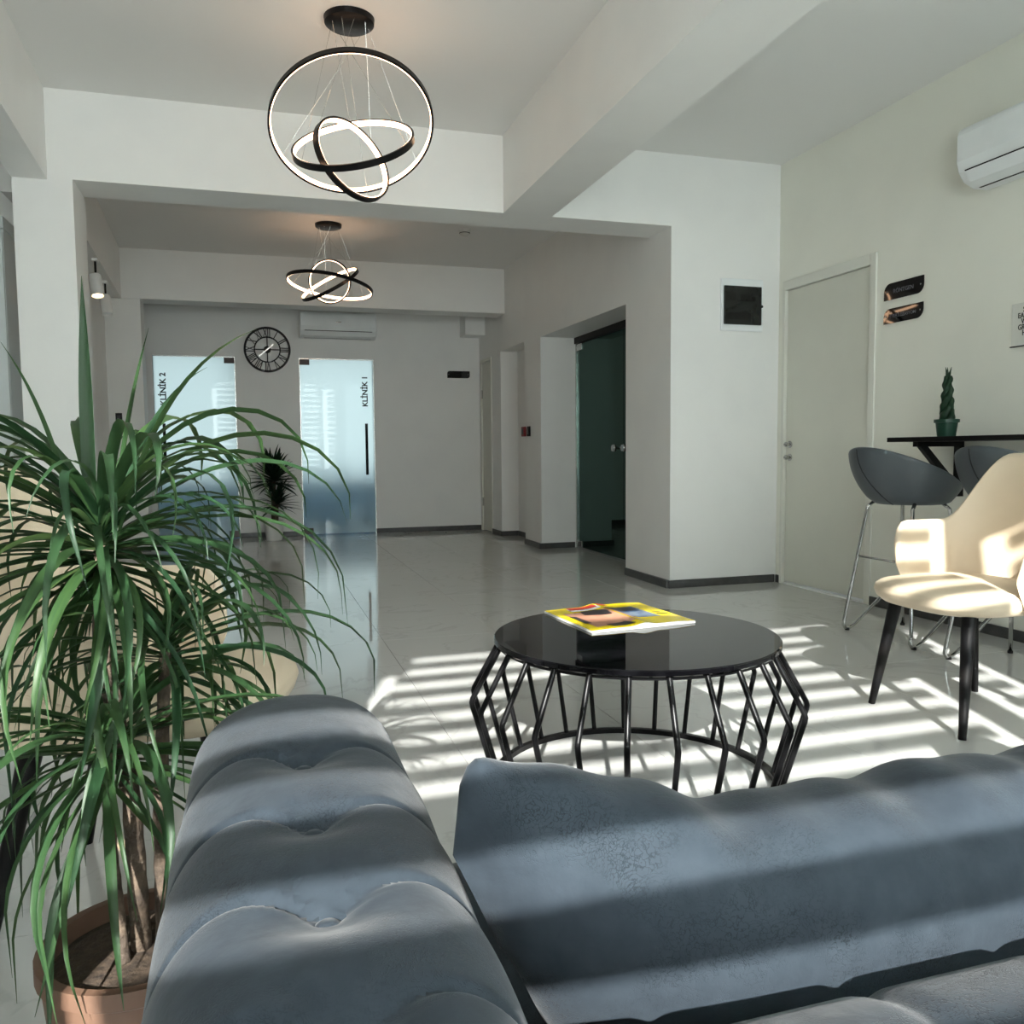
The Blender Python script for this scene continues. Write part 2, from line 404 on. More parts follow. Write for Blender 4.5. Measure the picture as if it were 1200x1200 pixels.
# partition block beside the door: front face and corridor side, with the first recess for the green glass door
XC = 2.73
R1Y0, R1Y1, R1X, R1Z = 5.88, 7.74, 3.05, 2.06
R2Y0, R2Y1, R2X, R2Z = 8.22, 9.08, 2.86, 2.075
def xw(y): return XC-.07*min(1.0, (y-YP)/3.1)         # corridor face of the wall, slightly askew
def wseg(g, y0, y1, z0, z1, x0=None):
    return g.prism([(xw(y0) if x0 is None else x0, y0), (XR+.14, y0), (XR+.14, y1), (xw(y1) if x0 is None else x0, y1)], z0, z1)
w = MB(); wseg(w, YP, R1Y0, 0, CEIL); wseg(w, R1Y0, R1Y1, R1Z, CEIL)
struct(w.build('wall_partition', 'wall_paint'))
w = MB(); wseg(w, R1Y1, R2Y0, 0, CEIL); wseg(w, R2Y0, R2Y1, R2Z, CEIL); wseg(w, R2Y0, R2Y1, 0, R2Z, R2X)
wseg(w, R2Y1, 9.45, 0, CEIL); wseg(w, 9.45, 9.93, 2.06, CEIL); wseg(w, 9.93, YB+.12, 0, CEIL)
struct(w.build('wall_corridor_right', 'wall_paint'))
# stair room behind the green glass
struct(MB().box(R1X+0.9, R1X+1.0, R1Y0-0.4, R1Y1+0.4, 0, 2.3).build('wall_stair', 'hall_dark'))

# back wall with two clinic door openings
D1 = (0.515, 1.365); D2 = (-1.045, -0.185); DOORZ = 2.05
w = MB().box(XL-0.2, D2[0], YB, YB+0.12, 0, CEIL).box(D2[1], D1[0], YB, YB+0.12, 0, CEIL).box(D1[1], 2.7, YB, YB+0.12, 0, CEIL)
w.box(D2[0], D2[1], YB, YB+0.12, DOORZ, CEIL).box(D1[0], D1[1], YB, YB+0.12, DOORZ, CEIL)
struct(w.build('wall_back', 'wall_paint'))
# clinic rooms behind
w = MB().box(XL-0.2, XL-0.1, YB+0.12, 13.1, 0, CEIL).box(0.12, 0.2, YB+0.12, 13.1, 0, CEIL).box(2.7, 2.8, YB+0.12, 13.1, 0, CEIL)
w.box(XL-0.2, 2.8, 13.0, 13.1, 0, 0.62).box(XL-0.2, 2.8, 13.0, 13.1, 2.6, CEIL)
for a, b in ((XL-0.2, -1.9), (-0.2, 0.35), (2.3, 2.8)): w.box(a, b, 13.0, 13.1, 0.62, 2.6)
struct(w.build('wall_clinic', 'wall_paint'))
daylight('clinic_daylight', (-1.05, 13.2, 1.61), (0, -1, 0), 1.7, 1.98, 4.4, (0.95, 1.0, 0.94))
daylight('clinic_daylight', (1.32, 13.2, 1.61), (0, -1, 0), 1.95, 1.98, 5.2, (0.95, 1.0, 0.94))

# left walls
w = MB().box(XL-0.14, XL, WIN_Y-0.14, 5.6, 0, CEIL)
w.box(XL-0.14, XL, 5.6, YB+0.12, 0, CEIL)
struct(w.build('wall_left', 'wall_paint'))
struct(MB().prism([(-1.34, 5.9), (-1.34, 8.92), (-1.46, 8.92), (-1.46, 5.9)], 0, CEIL).build('wall_corridor_left', 'wall_paint'))
struct(MB().box(XL, -1.46, 5.86, 5.98, 0, CEIL).build('wall_side_room', 'wall_paint'))
# window wall behind the viewer
w = MB()
xs = [XL-0.14]
for a, b in WINS: xs += [a, b]
xs.append(XR+0.14)
for i in range(0, len(xs), 2): w.box(xs[i], xs[i+1], WIN_Y-0.14, WIN_Y, 0, CEIL)
for a, b in WINS: w.box(a, b, WIN_Y-0.14, WIN_Y, 0, WIN_Z0).box(a, b, WIN_Y-0.14, WIN_Y, WIN_Z1, CEIL)
struct(w.build('wall_front', 'wall_paint'))
for i, (a, b) in enumerate(WINS):
    r = empty('window_%d' % (i+1), ((a+b)/2, WIN_Y-0.07, WIN_Z0)); struct(r)
    hw, hh = (b-a)/2, WIN_Z1-WIN_Z0
    g = MB()
    for q in ((-hw,-hw+.035,0,hh), (hw-.035,hw,0,hh), (-hw+.035,hw-.035,0,.05), (-hw+.035,hw-.035,hh-.035,hh)): g.box(q[0], q[1], -.03, .03, q[2], q[3])
    g.build('window_frame', 'white_metal', r)
    MB().box(-hw+.035, hw-.035, -.004, .004, .05, hh-.035).build('pane', 'clear_pane', r)
    MB().box(-hw, hw, .03, .12, -.03, 0.0).build('window_sill', 'white_metal', r)

# beams
BZ = 2.465
struct(MB().box(-1.21, XC, YP, YP+0.33, BZ, CEIL).build('cross_beam', 'wall_paint'))
struct(MB().box(1.55, 1.875, WIN_Y, YP, BZ, CEIL).build('long_beam', 'wall_paint'))
k = 0.0424                                          # the left side of the room runs slightly askew
struct(MB().prism([(-1.206+k*(YP-WIN_Y), WIN_Y), (-1.032+k*(YP-WIN_Y), WIN_Y), (-1.032, YP), (-1.206, YP)], BZ-0.01, CEIL).build('side_beam', 'wall_paint'))
struct(MB().box(-1.206, -0.91, YP, YP+0.36, 0, BZ).build('pillar', 'wall_paint'))
struct(MB().box(-1.34, 2.665, 8.90, 9.2, BZ, CEIL).build('corridor_beam', 'wall_paint'))
struct(MB().box(-1.46, -1.02, 8.92, 9.2, 0, BZ).build('corridor_pillar', 'wall_paint'))
struct(MB().prism([(-1.34, YP+0.33), (-1.03, YP+0.33), (-1.185, 8.92), (-1.34, 8.92)], BZ, CEIL).build('corridor_soffit', 'wall_paint'))

struct(MB().box(2.42, 2.66, 9.72, YB, 2.34, CEIL).build('duct_box', 'wall_paint'))
# baseboards
BH, BT = 0.056, 0.012
def bb(name, *boxes):
    g = MB()
    for q in boxes: g.box(*q, 0, BH)
    return struct(g.build(name, 'baseboard', bevel=0.003))
bb('baseboard_right', (XR-BT, XR, WIN_Y, DY0), (XR-BT, XR, DY1, YP-BT))
bb('baseboard_partition', (XC-BT, XR-BT*1.2, YP-BT, YP), (xw(R1Y0)-BT, XC, YP, R1Y0))
bb('baseboard_corridor', (XC-0.07-BT, R1X-0.03, R1Y1-BT, R1Y1), (XC-0.07-BT, XC-0.065, R1Y1, R2Y0), (R2X-BT, R2X, R2Y0, R2Y1-BT),
   (2.66-BT, R2X, R2Y1-BT, R2Y1), (2.66-BT, 2.66, R2Y1, 9.45))
bb('baseboard_back', (XL, D2[0], YB-BT, YB), (D2[1], D1[0], YB-BT, YB), (D1[1], 2.66, YB-BT, YB))
bb('baseboard_left', (XL, XL+BT, WIN_Y, 5.86), (-1.34, -1.34+BT, 5.98, 8.9), (-1.206-BT, -0.91+BT, YP-BT, YP), (-0.91, -0.91+BT, YP, YP+0.36), (-1.34, -1.02+BT, 8.92-BT, 8.92), (-1.02, -1.02+BT, 8.92, 9.2))
bb('baseboard_front', (XL, XR, WIN_Y, WIN_Y+BT))

# ------------------------------------------------------------------ doors
def knob_mesh(): return MB()
# white room door in the right wall
d = empty('door_1', (XR, (DY0+DY1)/2, 0)); struct(d, 'plain pale cream door with two round lock knobs in the right wall')
yc = (DY0+DY1)/2; a, b = DY0-yc, DY1-yc
g = MB().box(-.012, .10, a, a+.05, 0, DZ).box(-.012, .10, b-.03, b, 0, DZ).box(-.012, .10, a+.05, b-.03, DZ-.065, DZ)
g.build('door_frame', 'frame_paint', d, bevel=.003)
leaf = MB().box(.012, .052, a+.053, b-.033, .02, DZ-.068).build('door_leaf', 'door_paint', d, bevel=.003)
MB().box(-.004, .06, a+.05, b-.03, 0, .012).build('threshold', 'white_metal', d)
for z in (.99, .90):
    g = MB().lathe([(0,0),(.021,0),(.024,.004),(.024,.009),(.018,.012),(.012,.014),(.012,.026),(.016,.030),(.017,.042),(.012,.048),(0,.049)], 20, cap=False)
    kn = g.build('knob', 'chrome', d, autosmooth=True); kn.rotation_euler = (0, -PI/2, 0); kn.location = (.012, b-.085, z)
    kh = MB().box(-.002,.002,-.008,.008,.0485,.0505).build('keyhole', 'black_matte', kn)

# frosted clinic doors in the back wall
def clinic_door(name, x0, x1, word, hinge_left, label):
    r = empty(name, ((x0+x1)/2, YB, 0)); struct(r, label)
    w2 = (x1-x0)/2-.006
    MB().box(-w2, w2, .004, .014, .012, DOORZ-.012).build('pane', 'frosted_pane', r)
    s = -1 if hinge_left else 1
    for z0, z1, nm in ((DOORZ-.075, DOORZ-.012, 'hinge_clamp'), (.012, .085, 'hinge_clamp')):
        MB().box(s*w2-(.0 if s < 0 else .11), s*w2+(.11 if s < 0 else .0), -.004, .022, z0, z1).build(nm, 'clamp_metal', r, bevel=.003)
    g = MB().box(s*-w2-.03*(s < 0), s*-w2+.03*(s > 0), -.002, .02, 0, DOORZ-.01) if 0 else None
    hx = -s*(w2-.095)
    h = MB().tube([(hx, -.055, .70), (hx, -.055, 1.30)], .016, 12)
    for z in (.80, 1.20): h.tube([(hx, -.055, z), (hx, .004, z)], .008, 8)
    h.build('pull_handle', 'black_metal', r, autosmooth=True)
    text_mesh('lettering', word, .085, 'ink', r, bold=.0028, mtx=basis((0,0,1), (-1,0,0), (0,-1,0), (-s*(w2-.095), .0005, 1.68)))
    g = MB().box(-w2-.006, -w2, -.003, .02, 0, DOORZ).box(w2, w2+.006, -.003, .02, 0, DOORZ).box(-w2, w2, -.003, .02, DOORZ-.01, DOORZ).build('frame', 'steel', r)
    return r
clinic_door('door_2', D1[0], D1[1], 'KLİNİK 1', True, 'frosted glass clinic door lettered KLİNİK 1 beneath the wall air conditioner')
clinic_door('door_3', D2[0], D2[1], 'KLİNİK 2', False, 'frosted glass clinic door lettered KLİNİK 2 behind the big leafy plant')
# blue low cabinets in the clinics, seen blurred through the glass
for x0, x1, lab in ((-2.3, -.1, 'low blue cabinet seen dimly through the frosted door behind the dracaena'), (.4, 2.5, 'low blue cabinet seen dimly through the frosted door under the air conditioner')):
    r = empty('clinic_cabinet', ((x0+x1)/2, 11.9, 0)); tag(r, lab, 'cabinet')
    hw = (x1-x0)/2
    MB().box(-hw, hw, -.25, .25, 0, .60).build('body', 'blue_cabinet', r)
    MB().box(-hw-.02, hw+.02, -.27, .27, .60, .63).build('worktop', 'blue_cabinet', r)
    n = 4
    for i in range(n):
        dd = MB().box(-hw+2*hw*i/n+.01, -hw+2*hw*(i+1)/n-.01, -.27, -.25, .06, .58).build('cabinet_door', 'blue_cabinet', r)
        MB().box(-hw+2*hw*(i+.8)/n, -hw+2*hw*(i+.84)/n, -.285, -.27, .40, .5).build('handle', 'steel', dd)

# green glass door in the recess
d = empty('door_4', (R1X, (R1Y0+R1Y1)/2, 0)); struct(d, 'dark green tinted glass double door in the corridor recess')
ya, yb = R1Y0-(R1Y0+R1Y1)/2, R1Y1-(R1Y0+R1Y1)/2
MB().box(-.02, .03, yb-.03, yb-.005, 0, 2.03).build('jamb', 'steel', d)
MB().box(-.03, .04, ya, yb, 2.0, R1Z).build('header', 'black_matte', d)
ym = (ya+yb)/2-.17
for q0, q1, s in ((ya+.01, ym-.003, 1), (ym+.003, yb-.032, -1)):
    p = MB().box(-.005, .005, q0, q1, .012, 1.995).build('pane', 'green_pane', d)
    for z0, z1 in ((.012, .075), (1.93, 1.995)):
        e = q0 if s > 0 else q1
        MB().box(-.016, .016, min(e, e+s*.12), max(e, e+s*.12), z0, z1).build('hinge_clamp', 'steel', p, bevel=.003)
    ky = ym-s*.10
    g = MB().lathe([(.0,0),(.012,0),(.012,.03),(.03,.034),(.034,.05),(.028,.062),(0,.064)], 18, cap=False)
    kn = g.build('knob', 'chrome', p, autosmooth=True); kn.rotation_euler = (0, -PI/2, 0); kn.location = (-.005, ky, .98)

# narrow door at the end of the corridor
d = empty('door_5', (2.66, 9.69, 0)); struct(d, 'narrow cream door at the far end of the corridor')
MB().box(-.01, .1, -.24, -.205, 0, 2.06).box(-.01, .1, .205, .24, 0, 2.06).box(-.01, .1, -.205, .205, 2.025, 2.06).build('door_frame', 'frame_paint', d)
MB().box(.008, .05, -.203, .203, .01, 2.023).build('door_leaf', 'door_paint', d)
for z in (.35, 1.65): MB().tube([(-.002, .20, z-.05), (-.002, .20, z+.05)], .009, 8).build('hinge', 'steel', d)

# ------------------------------------------------------------------ blinds
BLY = WIN_Y+0.05
MK = math.cos(SUN_AZ)/math.tan(SUN_EL)
TOPH = (3.98-BLY)/MK                                # height of the topmost light gap
for i, (a, b) in enumerate(WINS):
    r = empty('roller_blind', ((a+b)/2, BLY, 0)); tag(r, ('wide cream day-night blind with alternating bands behind the sofa', 'narrow cream day-night blind between the two wider windows', 'added unseen shut translucent blind, glowing to brighten the right side')[i], 'blind')
    x0, x1 = a+.135-(a+b)/2, b-.045-(a+b)/2
    MB().box(x0, x1, -.04, .04, TOPH+.06, TOPH+.14).build('headrail', 'white_metal', r, bevel=.01)
    if i == 2:  # added window: its shut blind glows to light the right wall
        MB().box(x0-.09, x1, -.001, .001, .30, TOPH+.06).build('fill_glow_fabric', 'blind_fill_glow', r)
        MB().box(x0-.09, x1, -.01, .01, .275, .30).build('bottom_bar', 'white_metal', r, bevel=.004)
        continue
    P, GA = .1262, .056
    z = TOPH+.028
    n = 0
    MB().box(x0, x1, -.001, .001, z, TOPH+.06).build('band', 'blind_band', r)
    while z > .45:
        MB().box(x0, x1, -.0004, .0004, z-GA, z).build('sheer_band', 'blind_sheer', r)
        MB().box(x0, x1, -.001, .001, z-P, z-GA).build('band', 'blind_band', r)
        z -= P
    MB().box(x0, x1, -.01, .01, z-.025, z).build('bottom_bar', 'white_metal', r, bevel=.004)

# ------------------------------------------------------------------ coffee table
TC = (1.035, 2.18); TR, TZ = .408, .43
t = empty('coffee_table', (TC[0], TC[1], 0)); tag(t, 'round black glass coffee table on a flared cage of bent black rods', 'table')
MB().lathe([(0,TZ-.018),(TR-.004,TZ-.018),(TR,TZ-.014),(TR,TZ-.003),(TR-.003,TZ),(0,TZ)], 72, cap=False).build('table_top', 'black_glass', t, autosmooth=True)
def ring(r, z, h, wd, seg=64):
    return MB().lathe([(r-wd/2,z),(r+wd/2,z),(r+wd/2,z+h),(r-wd/2,z+h),(r-wd/2,z)], seg, cap=False)
ring(TR-.02, TZ-.028, .014, .014).build('top_ring', 'black_metal', t, autosmooth=True)
ring(.405, 0.0, .016, .018).build('base_ring', 'black_metal', t, autosmooth=True)
rod = MB()
pr = [(.390, TZ-.018), (.472, .262), (.475, .252), (.473, .240), (.405, .008)]
rod.tube([(q, 0, z) for q, z in pr], .0078, 8)
rodm = rod.mesh('rod', 'black_metal'); smooth_by_angle(rodm, 1.2)
NR = 25
for i in range(NR):
    o = bpy.data.objects.new('rod', rodm); COL.objects.link(o); o.parent = t
    o.rotation_euler = (0, 0, math.atan2(-1.0, -.30)+2*PI*(i+.25)/NR)

# magazine on the table, open face down
mx = empty('magazine', (1.083, 2.408, TZ), math.radians(5)); tag(mx, 'open yellow magazine lying face down on the black coffee table', 'magazine')
for s in (-1, 1):
    nm = 'front_cover' if s < 0 else 'back_cover'
    def pg(u, v, s=s, lift=0.0):
        x = s*u*.178
        return (x, (v-.5)*.335, .0075+.010*math.exp(-(u/.16)**2)+.004*math.sin(PI*u)*(1 if s > 0 else .4)+lift)
    g = MB(); g.grid(lambda u, v: pg(u, v), 10, 4)
    bk = MB(); nu = 10
    vs = [pg(i/9, j, lift=-.001) for j in (0, 1) for i in range(10)]+[(pg(i/9, j)[0], pg(i/9, j)[1], .0006) for j in (0, 1) for i in range(10)]
    fs = [(i, i+1, 11+i, 10+i) for i in range(9)]+[(20+i, 30+i, 31+i, 21+i) for i in range(9)]
    fs += [(i, 20+i, 21+i, i+1) for i in range(9)]+[(10+i, 11+i, 31+i, 30+i) for i in range(9)]+[(9, 29, 39, 19), (0, 10, 30, 20)]
    bk.add(vs, fs).build('pages', 'paper', mx)
    cv = MB().grid(lambda u, v: pg(u, v, lift=.0004), 14, 6).build(nm, 'yellow_print', mx, smooth=True)
    def patch(name, m, poly, lift):
        # flat printed area: polygon in cover coordinates (u 0..1 from spine, v 0..1 upwards)
        g = MB(); c = [sum(p[i] for p in poly)/len(poly) for i in (0, 1)]
        ptsn = []
        for i in range(len(poly)):
            p, q = poly[i], poly[(i+1) % len(poly)]
            for k_ in range(4): ptsn.append((p[0]+(q[0]-p[0])*k_/4, p[1]+(q[1]-p[1])*k_/4))
        rings = [ptsn]+[[(c[0]+(p[0]-c[0])*f_, c[1]+(p[1]-c[1])*f_) for p in ptsn] for f_ in (.66, .33)]
        vs = [pg(p[0], p[1], lift=lift) for rg in rings for p in rg]+[pg(c[0], c[1], lift=lift)]
        n = len(ptsn); fs = []
        for k_ in range(2):
            for i in range(n): fs.append((k_*n+i, k_*n+(i+1)%n, (k_+1)*n+(i+1)%n, (k_+1)*n+i))
        for i in range(n): fs.append((2*n+i, 2*n+(i+1)%n, 3*n))
        return g.add(vs, fs).build(name, m, cv, smooth=True)
    if s < 0:
        patch('masthead', 'paper', [(.02,.80),(.62,.80),(.62,.93),(.02,.93)], .0012)
        patch('masthead_lettering', 'red_print', [(.05,.86),(.60,.86),(.60,.97),(.05,.97)], .0018)
        patch('photo_background', 'skin_print', [(.02,.14),(.80,.10),(.86,.74),(.02,.74)], .0012)
        patch('photo_face', 'skin_print', [(.30,.22),(.55,.16),(.72,.28),(.74,.48),(.58,.60),(.34,.56)], .0018)
        patch('photo_hair', 'dark_print', [(.10,.50),(.30,.56),(.56,.60),(.50,.76),(.18,.78),(.06,.66)], .0022)
        patch('photo_collar', 'dark_print', [(.10,.06),(.52,.06),(.58,.15),(.18,.18)], .0022)
        patch('photo_shade', 'dark_print', [(.74,.26),(.86,.26),(.86,.60),(.76,.56)], .0022)
    else:
        patch('photo', 'blue_print', [(.06,.30),(.62,.26),(.58,.78),(.06,.78)], .0012)
        patch('photo_sky', 'dark_print', [(.06,.60),(.50,.60),(.46,.78),(.06,.78)], .0018)
        patch('caption', 'ink', [(.66,.36),(.90,.36),(.90,.39),(.66,.39)], .0018)
        patch('caption', 'ink', [(.66,.44),(.84,.44),(.84,.47),(.66,.47)], .0018)
        patch('corner_flash', 'red_print', [(.02,.90),(.20,.90),(.20,.99),(.02,.99)], .0018)
        patch('side_photo', 'skin_print', [(.02,.12),(.06,.12),(.06,.80),(.02,.80)], .0014)

# ------------------------------------------------------------------ cream armchairs
def chair_shell(phi, h, inner):
    """plan angle phi (0 = back), h 0..1 from seat to rim"""
    pass
def make_armchair(label):
    r = empty('armchair', (0, 0, 0)); tag(r, label, 'chair', 'cream tub armchairs')
    # local: faces +x, seat centre at origin
    def plan(a, grow):                              # a = angle from the back (-x)
        rx, ry = .265+grow*.9, .275+grow*.55
        c, s_ = -math.cos(a), math.sin(a)
        e = 2/2.5
        return (math.copysign(abs(c)**e, c)*rx, math.copysign(abs(s_)**e, s_)*ry)
    AM = math.radians(107)
    def top(a):
        q = abs(a)/AM
        zt = .925 if q < .20 else (.665+.26*(.5+.5*math.cos(PI*min(1, (q-.20)/.46))))
        if q > .86: zt -= (.665-.47)*.75*((q-.86)/.14)**2.6
        return zt
    def shell(u, v, off):
        a = (u*2-1)*AM
        zt = top(a); zb = .40
        z = zb+(zt-zb)*v
        grow = max(0, z-.44)*.20+off
        if abs(a)/AM > .80: a *= 1-.10*max(0, (abs(a)/AM-.80)/.2)*(1-v)**1.2
        if abs(a)/AM > .80: grow -= .02*((abs(a)/AM-.80)/.2)*(1-v*.3)
        x, y = plan(a, grow)
        return (x, y, z)
    nu, nv, T = 61, 22, .042
    def closed(i, j):                               # profile loop: outer up, rounded rim, inner down
        u = i/(nu-1)
        e = min(1.0, min(u, 1-u)/.035); th = T*math.sqrt(max(.02, 1-(1-e)**2))
        if j < nv: return shell(u, j/(nv-1)*.985, th/2)
        if j < nv+5:
            q = (j-nv+1)/6*PI
            x0 = Vector(shell(u, .985, th/2*math.cos(q))); return (x0.x, x0.y, x0.z+math.sin(q)*T*.45)
        return shell(u, (1-(j-nv-5)/(nv-1))*.985, -th/2)
    nj = 2*nv+5
    vs = [closed(i, j) for j in range(nj) for i in range(nu)]
    fs = [(j*nu+i, j*nu+i+1, ((j+1)%nj)*nu+i+1, ((j+1)%nj)*nu+i) for j in range(nj) for i in range(nu-1)]
    fs += [tuple(j*nu for j in range(nj)), tuple(j*nu+nu-1 for j in reversed(range(nj)))]
    MB().add(vs, fs).build('backrest', 'cream_leather', r, autosmooth=True)
    # seam piping around the outside of the shell
    pip = [Vector(shell(.06+.88*k_/40, .30+.32*(1-abs(k_/20-1)**2), T/2+.001)) for k_ in range(41)]
    MB().tube(pip, .0035, 6).build('piping', 'cream_leather', r, smooth=True)
    # seat pad
    def pad(u, v):
        a = 2*PI*u; e = 2/2.8
        c, s_ = math.cos(a), math.sin(a)
        rx = .285 if c > 0 else .235
        x, y = math.copysign(abs(c)**e, c)*rx+.03, math.copysign(abs(s_)**e, s_)*.262
        prof = [(0,.392),(.78,.394),(.90,.405),(.975,.425),(1.0,.448),(.985,.464),(.93,.476),(.75,.486),(.4,.491),(0,.492)]
        k_ = v*(len(prof)-1); i = min(len(prof)-2, int(k_)); f_ = k_-i
        q = prof[i][0]+(prof[i+1][0]-prof[i][0])*f_; z = prof[i][1]+(prof[i+1][1]-prof[i][1])*f_
        return (x*q, y*q, z)
    MB().grid(pad, 56, 28, closeu=True).build('seat', 'cream_leather', r, smooth=True)
    for sx in (-1, 1):
        for sy in (-1, 1):
            p0 = Vector((sx*.175+.01, sy*.165, .40)); p1 = Vector((sx*.245, sy*.212, 0))
            MB().tube([p0, p0.lerp(p1, .5), p1], [.024, .019, .0125], 14).build('leg', 'black_wood', r, autosmooth=True)
    return r
ch = make_armchair('cream tub armchair near the bar stools, striped with sunlight')
ch.location = (2.44, 2.35, 0); ch.rotation_euler = (0, 0, PI)
ch2 = copy_tree(ch); ch2.location = (-.24, 1.97, 0); ch2.rotation_euler = (0, 0, math.radians(-14))
ch2['label'] = 'cream tub armchair in shade behind the tall leafy plant'

# ------------------------------------------------------------------ bar shelf, stools
SH0, SHX = 3.70, XR-.35
sh = empty('bar_shelf', (XR-.175, (SH0+.9)/2, 1.0)); tag(sh, 'long black wall-mounted bar shelf on triangular brackets', 'shelf')
MB().box(-.175, .175, .9-(SH0+.9)/2, SH0-(SH0+.9)/2, -.010, .014).build('shelf_board', 'black_wood', sh, bevel=.002)
for yy in (3.55, 2.3, 1.15):
    y = yy-(SH0+.9)/2
    g = MB().box(-.125, .175, y-.018, y+.018, -.036, -.010).box(.145, .175, y-.020, y+.020, -.30, -.036)
    g.add([(-.105,y-.014,-.034),(-.058,y-.014,-.034),(.151,y-.014,-.24),(.151,y-.014,-.292),(-.105,y+.014,-.034),(-.058,y+.014,-.034),(.151,y+.014,-.24),(.151,y+.014,-.292)],
          [(0,1,2,3),(7,6,5,4),(0,4,5,1),(1,5,6,2),(2,6,7,3),(3,7,4,0)])
    g.build('bracket', 'black_metal', sh)

def make_stool(label):
    r = empty('bar_stool', (0, 0, 0)); tag(r, label, 'stool', 'bar stools under the wall shelf')
    # faces +x, back towards -x
    def rim(a):                                     # a from the back
        c = math.cos(a)                             # 1 at back, -1 front
        return .755+.20*(max(0, (c+.75)/1.75))**1.25
    def prof(a, v, off):
        zt, zb = rim(a), .680
        z = zb+(zt-zb)*v
        h = (z-zb)/.27
        rr = .165+.105*(1-(1-min(1, h*1.05))**2.2)+off
        k_ = 1-max(0, .12-v)**1.5*2.2
        x, y = -math.cos(a)*rr*1.0*k_, math.sin(a)*rr*.98*k_
        return (x-.025*h*math.cos(a)*(1 if math.cos(a) > 0 else 0), y, z)
    nu, nv, T = 64, 16, .022
    vs = []; nj = 2*nv+4
    for j in range(nj):
        for i in range(nu):
            a = 2*PI*i/nu
            if j < nv: p = prof(a, j/(nv-1), T/2)
            elif j < nv+4:
                q = (j-nv+1)/5*PI; p = prof(a, 1, T/2*math.cos(q)); p = (p[0], p[1], p[2]+T*.5*math.sin(q))
            else: p = prof(a, 1-(j-nv-4)/(nv-1)*.86, -T/2)
            vs.append(p)
    fs = [(j*nu+i, j*nu+(i+1)%nu, (j+1)*nu+(i+1)%nu, (j+1)*nu+i) for j in range(nj-1) for i in range(nu)]
    fs += [tuple(range(nu-1,-1,-1))]
    MB().add(vs, fs).build('seat_shell', 'grey_leather', r, autosmooth=True)
    MB().lathe([(0,.700),(.15,.702),(.175,.715),(.18,.735),(.165,.75),(0,.756)], 40, cap=False).build('seat_cushion', 'grey_leather', r, smooth=True)
    for a in (.10,):
        MB().tube([prof(a-.45*(1-k_/12)**2, k_/12, T/2+.0008) for k_ in range(13)], .0026, 5).build('seam', 'dark_thread', r)
    # chrome hairpin side frames
    for s in (-1, 1):
        y0, y1 = s*.155, s*.235
        path = [(-.10, y0*.9, .685), (-.125, y0, .66)]
        path += [(-.125+(-.19+.125)*q, y0+(y1-y0)*q, .66+(.06-.66)*q) for q in (.25, .5, .75, 1)]
        path += [(-.195, y1, .03), (-.185, y1, .014), (-.160, y1, .012), (-.125, y1, .03)]
        path += [(.08, y1*.98, .20), (.135, y1*.97, .25)]
        MB().tube(path, .0095, 10).build('leg', 'chrome', r, smooth=True)
        path = [(.07, y0*.9, .685), (.095, y0, .66)]+[(.095+(.185-.095)*q, y0+(y1-y0)*q, .66+(.012-.66)*q) for q in (.25, .5, .75, 1)]
        MB().tube(path, .0095, 10).build('leg', 'chrome', r, smooth=True)
        for x, y in ((-.172, y1), (.185, y1)): MB().lathe([(0,0),(.012,0),(.012,.012),(0,.012)], 10, (x, y, 0), cap=False).build('glide', 'black_matte', r)
    zf = .40; q = (.66-zf)/(.66-.06); xf = -.125-.065*q; yf = .155+.08*q
    MB().tube([(xf, -yf, zf), (xf, yf, zf)], .006, 8).build('footrest', 'chrome', r, smooth=True)
    return r
st = make_stool('grey leather bucket bar stool beside the cream wall door')
st.location = (3.145, 3.43, 0)
st2 = copy_tree(st); st2.location = (3.155, 2.76, 0); st2['label'] = 'grey leather bucket bar stool behind the sunlit cream armchair'

# ------------------------------------------------------------------ sofa
sofa = empty('sofa', (0, 0, 0)); tag(sofa, 'blue-grey suede chesterfield sofa with button-tufted arms', 'sofa')
AX0, AX1, AY0, AY1, AZ = -.092, .172, .16, 1.20, .640
def arm_section(u, inset):
    """u 0..1 from outer bottom over the top to inner bottom; returns x, z, nx, nz"""
    cx = (AX0+AX1)/2; hw = (AX1-AX0)/2-inset; top = AZ-inset
    rr = .118-min(.1, inset*.6); zc = top-rr
    Ls = zc-.10; La = PI/2*1.15*(hw+rr)/2*2
    tot = 2*Ls+La; s = u*tot
    if s < Ls: return cx-hw, .10+s, -1, 0
    if s > Ls+La: return cx+hw, zc-(s-Ls-La), 1, 0
    a = PI-(s-Ls)/La*PI
    e = 2/2.35
    c, sn = math.cos(a), math.sin(a)
    return cx+math.copysign(abs(c)**e, c)*hw, zc+abs(sn)**e*rr, c, sn
BUT = [(.50, .31), (.50, .45), (.50, .59), (.50, .74), (.50, .90)]
